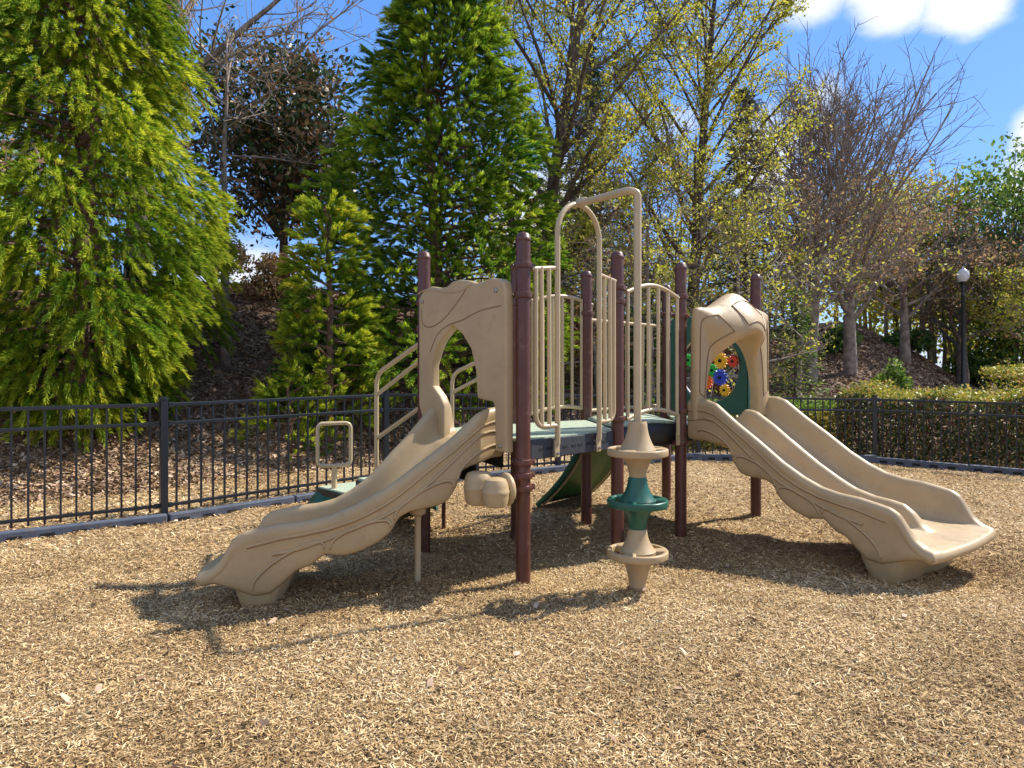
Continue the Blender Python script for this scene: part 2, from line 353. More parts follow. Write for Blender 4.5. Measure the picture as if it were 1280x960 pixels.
m2 = n.new('ShaderNodeMixRGB'); l.new(mrange(.5, 1), m2.inputs[0]); l.new(m1.outputs[0], m2.inputs[1]); l.new(c3, m2.inputs[2])
l.new(m2.outputs[0], p.inputs['Base Color'])
b = n.new('ShaderNodeBump'); b.inputs['Strength'].default_value = 1; b.inputs['Distance'].default_value = .03; l.new(f1, b.inputs['Height']); l.new(b.outputs[0], p.inputs['Normal'])
g = fast_mesh('ground', np.stack([X.ravel(), Y.ravel(), Z.ravel()], 1), Fq, gmat, attrs={'zone': ('POINT', zone.ravel())}, smooth=True)
tag(g, kind='structure')

# ------------------------------------------------------------------ scattered chips (real slivers of wood)
def chips(name, P, ln, wd, tilt, m, lift):
    n_ = len(P); yaw = RNG.uniform(0, 2 * np.pi, n_); pit = RNG.normal(0, tilt, n_); rol = RNG.normal(0, tilt * 1.3, n_)
    ax = np.stack([np.cos(yaw) * np.cos(pit), np.sin(yaw) * np.cos(pit), np.sin(pit)], 1)
    sd = np.stack([-np.sin(yaw) * np.cos(rol), np.cos(yaw) * np.cos(rol), np.sin(rol)], 1)
    z = ground(P[:, 0], P[:, 1]) + RNG.uniform(0.0, lift, n_)
    c = np.stack([P[:, 0], P[:, 1], z], 1)
    ln = ln[:, None]; wd = wd[:, None]
    bend = RNG.normal(0, .05, (n_, 1)) * ln; up = np.cross(ax, sd)
    tp = RNG.uniform(.35, 1.0, (n_, 1)); tp2 = RNG.uniform(.35, 1.0, (n_, 1))
    V = np.stack([c - ax * ln / 2 - sd * wd / 2 * tp, c - ax * ln / 2 + sd * wd / 2 * tp, c + up * bend - sd * wd / 2, c + up * bend + sd * wd / 2,
                  c + ax * ln / 2 - sd * wd / 2 * tp2, c + ax * ln / 2 + sd * wd / 2 * tp2], 1).reshape(-1, 3)
    b_ = np.arange(n_)[:, None] * 6
    F = np.stack([b_ + np.array([0, 2, 3, 1]), b_ + np.array([2, 4, 5, 3])], 1).reshape(-1, 4)
    lf = vnoise(P[:, 0], P[:, 1], 1.6, 21) * .22 + vnoise(P[:, 0], P[:, 1], 5.5, 22) * .18
    r = np.repeat(np.clip(RNG.uniform(0, 1, n_) + lf, 0, 1), 2)
    return fast_mesh(name, V, F, m, attrs={'rnd': ('FACE', r)})
def scatter(nn, ymin, ymax, inside=True, dmin=-99, dmax=0.05, tmin=-.86, tmax=.86, power=1.0):
    y = ymin + (ymax - ymin) * RNG.uniform(0, 1, nn * 2) ** power; x = RNG.uniform(tmin, tmax, nn * 2) * y + RNG.normal(0, .3, nn * 2)
    d = out_dist(x, y); k = (d > dmin) & (d < dmax); return np.stack([x, y], 1)[k][:nn]
Pn = np.concatenate([scatter(240000, 2.0, 5.0, dmax=.05, power=.85), scatter(130000, 4.6, 11.5, dmax=.05, power=.9)])
ln = RNG.uniform(.010, .036, len(Pn)) * RNG.choice([1, 1.35, .6, .5], len(Pn)); wd = RNG.uniform(.0025, .0065, len(Pn))
far = Pn[:, 1] > 5; ln[far] *= 1.35; wd[far] *= 1.6
tag(chips('wood_chips', Pn, ln, wd, .30, M['chips'], .016), label='loose tan wood chips covering the playground floor', cat='wood chips', kind='stuff')
Pl = scatter(150000, 4.5, 26, dmin=1.6, dmax=22, power=1.5)
tag(chips('leaf_litter', Pl, RNG.uniform(.03, .085, len(Pl)) * (.6 + Pl[:, 1] / 16), RNG.uniform(.012, .035, len(Pl)) * (.6 + Pl[:, 1] / 16), .4, M['litter'], .03), label='brown fallen leaves on the bank behind the fence', cat='leaf litter', kind='stuff')
Ps = scatter(75000, 4.0, 15, dmin=0.06, dmax=3.1, power=1.1)
tag(chips('straw_litter', Ps, RNG.uniform(.025, .08, len(Ps)), RNG.uniform(.006, .016, len(Ps)), .3, M['chips'], .02), label='dry straw and pale chips strewn just outside the fence', cat='straw', kind='stuff')

Pf = scatter(190, 2.0, 9.5, dmax=-.2, power=.8)
tag(chips('fallen_leaves', Pf, RNG.uniform(.03, .07, len(Pf)), RNG.uniform(.018, .035, len(Pf)), .3, M['litter'], .012), label='dead brown leaves scattered over the wood chips', cat='leaves', kind='stuff').location = (0, 0, .014)
# ------------------------------------------------------------------ play structure
PS = empty('play_structure', (0.8, 5.4, 0))
tag(PS, 'tan and maroon play structure with two slides, railings and pod climber on wood chips', 'play structure')
V2 = lambda a: Vector((a[0], a[1], 0))
A, B, C, Dp, E_, K, F_, G = (.071, 4.33), (.779, 5.03), (1.38, 5.56), (2.237, 6.24), (-.652, 5.04), (.035, 5.62), (.66, 6.03), (1.60, 7.05)
PH = 2.23; PR = .047; DZ = .91
def ring(mb, c, z, r=PR, dirs=()):
    mb.lathe([(r, z - .022), (r + .011, z - .018), (r + .014, z), (r + .011, z + .018), (r, z + .022)], (c[0], c[1], 0), 20)
    for d in dirs:
        d = V2(d).normalized(); q = Vector((c[0], c[1], z)) + d * (r + .02)
        s_ = Vector((-d.y, d.x, 0)); mb.box(q, (.06, .028, .034), (d, s_, Vector((0, 0, 1))))
        mb.lathe([(0, .0), (.014, .002), (.013, .012), (0, .018)], q + d * .005 + s_ * .014, 10, axis=s_)
        mb.lathe([(0, .0), (.014, .002), (.013, .012), (0, .018)], q + d * .005 - s_ * .014, 10, axis=-s_)
def post(c, z0=-.12, top=PH, clamps=()):
    mb = MB(); mb.lathe([(PR, z0), (PR, top - .055)], (c[0], c[1], 0), 28); o = mb.build('post', M['maroon'], PS)
    cp = MB(); cp.lathe([(PR + .001, top - .06), (PR + .004, top - .056), (PR + .004, top - .042), (PR, top - .036), (PR * .93, top - .02), (PR * .7, top - .006), (PR * .3, top + .001), (0, top + .002)], (c[0], c[1], 0), 28)
    cp.build('post_cap', M['maroon'], o)
    for z, ds in clamps:
        r_ = MB(); ring(r_, c, z, dirs=ds); r_.build('clamp', M['maroon'], o)
    return o
def dirv(a, b): return (b[0] - a[0], b[1] - a[1])
AB, AE, BC, CD, DG, BA, CB, DC = dirv(A, B), dirv(A, E_), dirv(B, C), dirv(C, Dp), dirv(Dp, G), dirv(B, A), dirv(C, B), dirv(Dp, C)
post(A, clamps=[(2.02, (AB, AE)), (1.83, (AE,)), (.765, (AB, AE)), (.68, (AB,)), (.60, (AB,))])
post(B, clamps=[(1.96, (BA, BC)), (1.86, (BC,)), (.99, (BC,)), (.765, (BA,))])
post(C, clamps=[(1.95, (CB,)), (1.79, (CD,)), (.76, (CB,)), (1.02, (CB,))])
post(Dp, clamps=[(1.80, (DC,)), (.78, (DC,))])
post(E_, clamps=[(1.85, (dirv(E_, A),)), (1.66, (dirv(E_, A),)), (.77, (dirv(E_, A),))])
post(K, clamps=[(1.9, (dirv(K, F_),)), (.78, (dirv(K, F_),))]); post(F_, clamps=[(1.85, (dirv(F_, G),)), (.8, ())])
post(G, clamps=[(1.93, (dirv(G, F_),)), (1.72, (dirv(G, Dp),)), (.8, ())])

# decks
def deck(name, poly, z, th=.02, sk=.13, edges=None):
    mb = MB(); m_ = len(poly); c = Vector((sum(p[0] for p in poly) / m_, sum(p[1] for p in poly) / m_, 0))
    ps = [V2(p) + (c - V2(p)).normalized() * .02 for p in poly]
    mb.add([(p.x, p.y, z) for p in ps] + [(p.x, p.y, z - th) for p in ps], [tuple(range(m_)), tuple(range(2 * m_ - 1, m_ - 1, -1))] + [(i, i + m_, (i + 1) % m_ + m_, (i + 1) % m_) for i in range(m_)])
    o = mb.build(name, M['deck'], PS, smooth=False)
    for i in range(m_):
        if edges is not None and i not in edges: continue
        a, b2 = ps[i], ps[(i + 1) % m_]; d = (b2 - a).normalized(); nn = Vector((d.y, -d.x, 0))
        if nn.dot(c - a) > 0: nn = -nn
        k = MB(); a2 = a + d * .045; b3 = b2 - d * .045; L_ = (b3 - a2).length
        k.box((a2 + b3) / 2 + Vector((0, 0, z - sk / 2 - .008)) + nn * .012, (L_, .022, sk), (d, nn, Vector((0, 0, 1))))
        s_ = k.build('deck_skirt', M['dark'], o, smooth=False, bevel=.006)
        for w in np.arange(.10, L_ - .05, .165):
            for u_ in (0, .07):
                if i > 1 or w + u_ >= L_ - .06: continue
                q = MB(); q.box(a2 + d * (w + u_) + Vector((0, 0, z - .075)) + nn * .0235, (.045, .004, .016), (d, nn, Vector((0, 0, 1)))); q.build('slot', M['slot'], s_, smooth=False)
    return o
deck('deck', [E_, A, B, F_, K], DZ, edges=[1, 2, 3, 4])
deck('deck', [C, Dp, G], DZ - .012, edges=[0, 1])
# arched bridge deck between the two decks
rows = []; e_b = V2(dirv(B, C)); e_f = V2(dirv(F_, G)) * .72
for i in range(13):
    t = i / 12; z = DZ + .028 * math.sin(math.pi * t) - .012 * t
    p0 = V2(B) + e_b * t; p1 = V2(F_) + e_f * t; p0 = p0 + (p1 - p0) * .04
    rows.append([(*(p0.lerp(p1, s).xy), z) for s in (0, .25, .5, .75, 1)])
mb = MB(); mb.grid(rows); o = mb.build('bridge_deck', M['deck'], PS)
so = o.modifiers.new('s', 'SOLIDIFY'); so.thickness = .02; so.offset = -1
for side in (0, -1):
    mb = MB(); r1 = [Vector(r[side]) for r in rows]
    nn = Vector((.66, -.75, 0)) * (.012 if side == 0 else -.012)
    mb.grid([[p + nn for p in r1], [p + nn - Vector((0, 0, .15 + .03 * math.sin(math.pi * i / 12))) for i, p in enumerate(r1)]])
    k = mb.build('bridge_beam', M['black'], o); s2 = k.modifiers.new('s', 'SOLIDIFY'); s2.thickness = .02; s2.offset = 0

# railings -------------------------------------------------
def pt(a, e, t, z, n_=None, off=0):
    v = V2(a) + V2(e).normalized() * t
    if n_ is not None: v = v + V2(n_).normalized() * off
    return Vector((v.x, v.y, z))
def railing(a, e, t0, t1, z0, z1, arch, nb, r=.017, n_=None, off=0, bulge=0, foot=None):
    root = None; top = []; bot = []
    fr = MB()
    for i in range(13):
        s = i / 12; t = t0 + (t1 - t0) * s; h = math.sin(math.pi * s)
        top.append(pt(a, e, t, z1 + arch * h, n_, off + bulge * h)); bot.append(pt(a, e, t, z0 + arch * .8 * h, n_, off + bulge * h))
    fr.tube(top, r, 12); o = fr.build('railing', M['tan_metal'], PS)
    q = MB(); q.tube(bot, r, 12); q.build('bottom_rail', M['tan_metal'], o)
    for i in range(nb):
        s = (i + (0 if nb < 2 else 0)) / max(nb - 1, 1); t = t0 + (t1 - t0) * (.02 + .96 * s); h = math.sin(math.pi * (.02 + .96 * s))
        q = MB(); q.tube([pt(a, e, t, z0 + arch * .8 * h, n_, off + bulge * h), pt(a, e, t, z1 + arch * h, n_, off + bulge * h)], r * .85, 10)
        q.build('baluster', M['tan_metal'], o)
    if foot:
        for tf in foot:
            q = MB(); q.tube([pt(a, e, tf, z0, n_, off), pt(a, e, tf, z0 - .16, n_, off)], r, 10)
            q.box(pt(a, e, tf, z0 - .19, n_, off), (.045, .01, .10), (V2(e).normalized(), Vector((-V2(e).normalized().y, V2(e).normalized().x, 0)), Vector((0, 0, 1))))
            q.build('rail_foot', M['tan_metal'], o)
    return o
nBC = (BC[1], -BC[0])
railing(B, BC, .07, .72, .985, 1.93, .075, 6, n_=nBC, off=.03, foot=[.72])
railing(K, dirv(K, F_), .14, .80, .985, 1.93, .06, 7, n_=(-.5, -.85), off=-.02)
railing(F_, dirv(F_, G), .07, 1.30, .985, 1.80, .0, 9, n_=(-.7, .7), off=.03)
# climber opening A-B: two hooped side rails and the grab arch
nAB = (AB[1], -AB[0]); eAB = V2(AB).normalized(); LAB = V2(AB).length
T0, T1 = .29, .735
arch = MB(); pts = [pt(A, AB, T0, .86, nAB, .035), pt(A, AB, T0, 2.26, nAB, .035)]
for k in range(1, 16):
    a_ = math.pi * (1 - k / 16); pts.append(pt(A, AB, (T0 + T1) / 2 + (T1 - T0) / 2 * math.cos(a_), 2.26 + .225 * math.sin(a_), nAB, .035))
pts += [pt(A, AB, T1, 2.26, nAB, .035), pt(A, AB, T1, .86, nAB, .035)]
arch.tube(pts, .0185, 14); ao = arch.build('grab_arch', M['tan_metal'], PS)
for t in (T0, T1):
    q = MB(); q.box(pt(A, AB, t, .83, nAB, .03), (.048, .012, .115), (eAB, V2(nAB).normalized(), Vector((0, 0, 1)))); o = q.build('mounting_plate', M['tan_metal'], ao, bevel=.005)
    q = MB(); q.lathe([(0, 0), (.010, .001), (.010, .010), (0, .012)], pt(A, AB, t, .80, nAB, .036), 10, axis=tuple(V2(nAB).normalized())); q.build('bolt', M['steel'], o)
for (ta, tb, tc_, nb) in ((T0, .055, 1, 2), (T1, LAB - .055, -1, 2)):
    q = MB(); q.tube([pt(A, AB, ta, 2.03, nAB, .03), pt(A, AB, tb, 2.0, nAB, .02)], .0165, 12); o = q.build('side_rail', M['tan_metal'], PS); q = MB()
    q.tube(fillet([pt(A, AB, ta, .985, nAB, .035), pt(A, AB, tb + .03 * tc_, .985, nAB, .03), pt(A, AB, tb + .03 * tc_, 2.0, nAB, .03)], .085, 8), .0165, 12); q.build('side_rail_loop', M['tan_metal'], o)
    for s in (.33, .64):
        t = ta + (tb - ta) * s; q = MB(); q.tube([pt(A, AB, t, .985, nAB, .033), pt(A, AB, t, 2.02, nAB, .028)], .015, 10); q.build('baluster', M['tan_metal'], o)
# overhead bar down to the pod climber
POD = (.77, 4.17)
mid = pt(A, AB, (T0 + T1) / 2, 2.50, nAB, .035)
q = MB(); q.tube(fillet([mid + Vector((-.035, .05, -.005)), Vector((POD[0] - .05, POD[1], 2.455)), Vector((POD[0], POD[1], 2.44)), Vector((POD[0], POD[1], 1.02))], .11, 10), .0235, 16)
q.lathe([(.024, -.02), (.030, -.018), (.030, .05), (.024, .052)], mid + Vector((.01, -.015, 0)), 14, axis=(.56, -.83, -.08))
q.build('overhead_bar', M['tan_metal'], PS)
# pod climber
pc = empty('pod_climber'); pc.parent = PS
def pod(zc, up_h, dn_h, m, up_r=.052):
    mb = MB(); c = (POD[0], POD[1], 0)
    prof = [(up_r, zc + up_h), (up_r + .004, zc + up_h - .01)]
    for i in range(1, 9):
        t = i / 8; prof.append((up_r + .006 + (.105 - up_r) * t ** 2.2, zc + up_h * (1 - t) + .012 * t))
    mb.lathe(prof, c, 36)
    prof = []
    for i in range(9):
        t = i / 8; prof.append((.052 + .052 * (1 - t) ** 2.0, zc - .028 - (dn_h - .028) * t))
    mb.lathe(prof, c, 36)
    o = mb.build('pod', m, pc)
    # disc with three kidney shaped foot slots
    nseg = 72; rr = [.085, .108, .158, .186]; dm = MB()
    vs = []; 
    for r_ in rr:
        for k in range(nseg): a = 2 * math.pi * k / nseg; vs.append((POD[0] + r_ * math.cos(a), POD[1] + r_ * math.sin(a), zc - .004))
    fs = []
    for i in range(3):
        for k in range(nseg):
            if i == 1 and (k % 24) in range(3, 21): continue
            k2 = (k + 1) % nseg; fs.append((i * nseg + k, i * nseg + k2, (i + 1) * nseg + k2, (i + 1) * nseg + k))
    dm.add(vs, fs); d = dm.build('foot_disc', m, o)
    s = d.modifiers.new('s', 'SOLIDIFY'); s.thickness = .045; s.offset = 0
    b_ = d.modifiers.new('b', 'BEVEL'); b_.width = .014; b_.segments = 3; b_.limit_method = 'ANGLE'
pod(.855, .185, .155, M['tan']); pod(.545, .155, .165, M['green']); pod(.235, .145, .22, M['tan'])
q = MB(); q.lathe([(.05, .0), (.060, .002), (.062, .018), (.055, .026), (.052, .03)], (POD[0], POD[1], gz(*POD)), 24); q.build('base_collar', M['tan_dark'], pc)

# slides -----------------------------------------------------
S_ = [0, .12, .22, .30, .49, .68, .87, 1.02, 1.15, 1.28, 1.41, 1.53, 1.60, 1.65, 1.69, 1.735, 1.79, 1.84]
RIM = [1.10, 1.115, 1.11, 1.085, .945, .82, .685, .60, .545, .518, .508, .485, .470, .440, .375, .300, .256, .240]
BED = [.91, .91, .895, .86, .735, .60, .475, .39, .325, .285, .266, .256, .250, .246, .242, .239, .236, .230]
SKS = [0, .10, .20, .29, .37, .43, .475, .52, .58, .66, .74, .80, .84, .90, .98, 1.06, 1.12, 1.17, 1.24, 1.32, 1.40, 1.46, 1.55, 1.66, 1.76, 1.84]
SKZ = [.81, .79, .795, .775, .765, .745, .635, .575, .555, .550, .545, .515, .435, .385, .345, .320, .325, .335, .275, .245, .170, .120, .110, .150, .180, .180]
def slide(name, near, far_, zoff=0, divider=None, s_start=.05, nS=130, extra_end=0):
    """near/far_: functions s -> (x,y) of the two outer edges; s runs in metres from the deck"""
    root = None; Ss = np.linspace(s_start, 1.84, nS); rows = []
    for s in Ss:
        r = float(np.interp(s, S_, RIM)) + zoff * min(1, s / .8); b_ = float(np.interp(s, S_, BED)) + zoff * min(1, s / .8); k = float(np.interp(s, SKS, SKZ)) + zoff * min(1, s / .8)
        n0, f0 = Vector(near(s)), Vector(far_(s)); w = (f0 - n0).length; d = (f0 - n0) / w; h = r - b_
        b_ = min(b_, r - .004)
        fd = Vector((-d.y, d.x)); fd = fd if fd.dot(Vector(near(1.8)) - Vector(near(1.6))) > 0 else -fd
        blg = .045 * max(0, (s - 1.60) / .24) ** 1.5
        def P(u, z): v = n0 + d * u + fd * (blg * math.sin(math.pi * min(max(u / w, 0), 1)) ** .7); return (v.x, v.y, z)
        k = min(k, r - .075)
        row = [P(.012, k), P(-.004, k + .010), P(-.006, k * .7 + r * .3), P(-.002, k * .35 + r * .65), P(-.010, r - .07), P(-.012, r - .03), P(.002, r - .006), P(.026, r), P(.048, r - .012), P(.060, r - .03 * min(1, h * 5)),
               P(.072, b_ + h * .55), P(.084, b_ + h * .25), P(.105, b_ + h * .07), P(.135, b_)]
        if divider:
            c = w * .5; dh = float(np.interp(s, divider[0], divider[1]))
            row += [P(c - .12, b_), P(c - .075, b_ + dh * .10), P(c - .055, b_ + dh * .45), P(c - .042, b_ + dh * .8), P(c - .02, b_ + dh * .97), P(c, b_ + dh), P(c + .02, b_ + dh * .97), P(c + .042, b_ + dh * .8), P(c + .055, b_ + dh * .45), P(c + .075, b_ + dh * .10), P(c + .12, b_)]
        else: row += [P(w * .35, b_ - .006), P(w * .5, b_ - .008), P(w * .65, b_ - .006)]
        row += [P(w - .135, b_), P(w - .105, b_ + h * .07), P(w - .084, b_ + h * .25), P(w - .072, b_ + h * .55), P(w - .060, r - .03 * min(1, h * 5)), P(w - .048, r - .012), P(w - .026, r), P(w - .002, r - .006), P(w + .012, r - .03), P(w + .010, r - .07), P(w + .002, k * .35 + r * .65), P(w + .006, k * .7 + r * .3), P(w + .004, k + .01), P(w - .012, k)]
        rows.append(row)
    last = rows[-1]; lipz = float(np.interp(1.84, S_, BED)) + zoff; fwd = (Vector(near(1.84)) - Vector(near(1.80))).normalized()
    for k_, (fw, dz, fl) in enumerate(((.010, -.003, .35), (.020, -.014, .75), (.024, -.030, .95), (.020, -.046, 1.0), (.006, -.056, 1.0))):
        rows.append([(x + fwd.x * fw, y + fwd.y * fw, (z * (1 - fl) + lipz * fl) + dz * (.4 + .6 * fl)) for x, y, z in last])
    mb = MB(); mb.grid(rows); root = mb.build(name, M['tan'], PS, angle=70)
    ss = root.modifiers.new('sub', 'SUBSURF'); ss.levels = 1; ss.render_levels = 1
    so = root.modifiers.new('s', 'SOLIDIFY'); so.thickness = .012; so.offset = 0
    # flowing ridges on both skirts
    for side in (0, 1):
        fn = near if side == 0 else far_; fo = far_ if side == 0 else near
        def Q(s, z):
            a = Vector(fn(s)); d = (Vector(fo(s)) - a).normalized(); v = a - d * (.0125 if abs(z - 0) >= 0 else 0); return Vector((v.x, v.y, z))
        mb = MB()
        zo = lambda s: zoff * min(1, s / .8)
        hi = MB()
        for off, amp, ph, s0, s1 in ((.085, .010, 0, .05, 1.58), (.150, .018, 1.1, .05, 1.44)):
            pts = [Q(s, float(np.interp(s, S_, RIM)) + zo(s) - off - amp * math.sin(s * 9 + ph)) for s in np.linspace(s0, s1, 70)]
            mb.tube(pts, .0036, 6); hi.tube([p + Vector((0, 0, .009)) for p in pts], .0075, 8)
        for c_, wd_, hh in ((.30, .165, .085), (.655, .165, .085), (.99, .15, .07), (1.36, .19, .085)):
            za = float(np.interp(c_ - wd_, SKS, SKZ)) + .03; zb_ = float(np.interp(c_ + wd_, SKS, SKZ)) + .03
            pts = []
            for a in np.linspace(math.pi, 0.0, 26):
                s = c_ + wd_ * math.cos(a); u = (math.cos(a) + 1) / 2; z = za + (zb_ - za) * u + zo(s) + hh * math.sin(a) ** .8
                pts.append(Q(s, z))
            mb.tube(pts, .0040, 6); hi.tube([p + Vector((0, 0, .009)) for p in pts], .0075, 8)
        hi.build('moulded_bead', M['tan'], root)
        mb.build('moulded_ridge', M['tan_dark'], root)
    # pedestal under the exit
    mb = MB(); rr = []
    for j, (z, i0, i1, ins) in enumerate([(.238, 1.33, 1.71, .0), (.20, 1.35, 1.705, .004), (.15, 1.365, 1.70, .010), (.09, 1.385, 1.69, .018), (.04, 1.405, 1.675, .03), (.0, 1.42, 1.66, .045), (-.12, 1.44, 1.64, .06)]):
        ring_ = []
        q0, q1, q2, q3 = Vector(near(i0)), Vector(far_(i0)), Vector(far_(i1)), Vector(near(i1))
        cc = (q0 + q1 + q2 + q3) / 4
        for a_, b2 in ((q0, q1), (q1, q2), (q2, q3), (q3, q0)):
            for t in (.03, .12, .3, .5, .7, .88, .97):
                v = a_.lerp(b2, t); v = v + (cc - v).normalized() * (ins + (.045 if t in (.03, .97) else .010 if t in (.12, .88) else 0)); ring_.append((v.x, v.y, z + zoff))
        ring_.append(ring_[0]); rr.append(ring_)
    mb.grid(rr); mb.build('pedestal', M['tan'], root, angle=80)
    return root
eC = V2(CD).normalized(); nC = Vector((eC.y, -eC.x, 0))
def near2(s): v = V2(C) + eC * .035 + nC * s; return (v.x, v.y)
def far2(s): v = V2(C) + eC * 1.105 + nC * s; return (v.x, v.y)
DIV = ([0, .15, .24, .34, .5, .8, 1.1, 1.4, 1.48, 1.54, 1.60, 1.66, 1.84], [0.0, 0.01, .13, .165, .17, .16, .15, .16, .15, .11, .04, .005, 0.0])
sl2 = slide('double_slide', near2, far2, divider=DIV)
P0, P1, P2, P3 = Vector((-.265, 4.675)), Vector((-.72, 4.21)), Vector((-1.05, 4.17)), Vector((-1.77, 4.14))
_b = []; _s = [0.0]
for i in range(61):
    t = i / 60; _b.append(P0 * (1 - t) ** 3 + P1 * 3 * t * (1 - t) ** 2 + P2 * 3 * t * t * (1 - t) + P3 * t ** 3)
    if i: _s.append(_s[-1] + (_b[i] - _b[i - 1]).length)
_bx = [p.x for p in _b]; _by = [p.y for p in _b]; _Ls = _s[-1]
def c1_(s, side):
    q = max(s - .12, -.06) / 1.72 * _Ls; x = np.interp(q, _s, _bx) - min(q, 0) * .707; y = np.interp(q, _s, _by) - min(q, 0) * .707; q = max(q, 0); q2 = min(q + .08, _Ls); q1 = max(q - .08, 0)
    d = Vector((np.interp(q2, _s, _bx) - np.interp(q1, _s, _bx), np.interp(q2, _s, _by) - np.interp(q1, _s, _by))).normalized()
    w = (.27 if side > 0 else .315) + (.02 if side > 0 else -.02) * min(1, s)
    return (x + side * d.y * w * -1, y + side * d.x * w)
near1 = lambda s: c1_(s, 1); far1 = lambda s: c1_(s, -1)
sl1 = slide('single_slide', near1, far1, zoff=-.038, s_start=.11)
q = MB(); q.lathe([(.021, -.1), (.021, .45)], (-.60, 4.33, 0), 16); q.lathe([(.021, .42), (.05, .44), (.06, .52), (.075, .60)], (-.60, 4.33, 0), 16); q.build('support_leg', M['tan_metal'], sl1)

# arched panel above the single slide
nE = (-.70, -.714); eE = V2(AE).normalized()
outer = [(.045, .83), (.31, .80), (.325, .90), (.32, 1.02), (.29, 1.10), (.26, 1.13)]
po = [(.045, .83), (.045, 1.84), (.06, 1.91), (.10, 1.935), (.182, 1.945), (.26, 1.93), (.33, 1.925), (.40, 1.95), (.49, 1.965), (.57, 1.955), (.63, 1.925), (.70, 1.925), (.80, 1.945), (.88, 1.92), (.935, 1.87), (.935, 1.10), (.86, .93), (.86, .83), (.66, .83), (.655, 1.10), (.70, 1.17), (.78, 1.24), (.785, 1.38), (.74, 1.48), (.68, 1.56), (.56, 1.655), (.46, 1.59), (.375, 1.49), (.33, 1.35), (.315, 1.18), (.305, 1.165), (.17, 1.15), (.15, 1.12), (.145, .83)]
pan1 = poly_panel('slide_panel', [po], (A[0] + nE[0] * .075, A[1] + nE[1] * .075), eE, nE, .075, .016, M['tan'], PS)
def line_on(parent, pts, r, m, base, e, n_, off):
    mb = MB(); P3_ = [Vector((base[0] + e[0] * t + n_[0] * off, base[1] + e[1] * t + n_[1] * off, z)) for t, z in pts]
    mb.tube(P3_, r, 6); return mb.build('moulded_line', m, parent)
bE = (A[0] + nE[0] * .075, A[1] + nE[1] * .075)
line_on(pan1, [tuple(p.xy) for p in catmull([(.94, 1.90, 0), (.85, 1.92, 0), (.72, 1.905, 0), (.60, 1.885, 0), (.48, 1.885, 0), (.36, 1.92, 0)], 6)], .005, M['tan'], bE, eE, nE, .038)
line_on(pan1, [tuple(p.xy) for p in catmull([(.42, 1.89, 0), (.52, 1.80, 0), (.66, 1.70, 0), (.80, 1.655, 0), (.885, 1.69, 0), (.90, 1.80, 0)], 6)], .005, M['tan_dark'], bE, eE, nE, .036)
line_on(pan1, [tuple(p.xy) for p in catmull([(.09, 1.76, 0), (.28, 1.74, 0), (.45, 1.69, 0), (.60, 1.66, 0), (.72, 1.60, 0), (.80, 1.48, 0)], 6)], .005, M['tan_dark'], bE, eE, nE, .036)
for t, z in ((.13, 1.86), (.885, 1.84), (.09, .87)):
    q = MB(); q.lathe([(0, 0), (.013, .001), (.013, .008), (0, .012)], (bE[0] + eE.x * t + nE[0] * .038, bE[1] + eE.y * t + nE[1] * .038, z), 12, axis=(nE[0], nE[1], 0)); q.build('bolt', M['steel'], pan1)

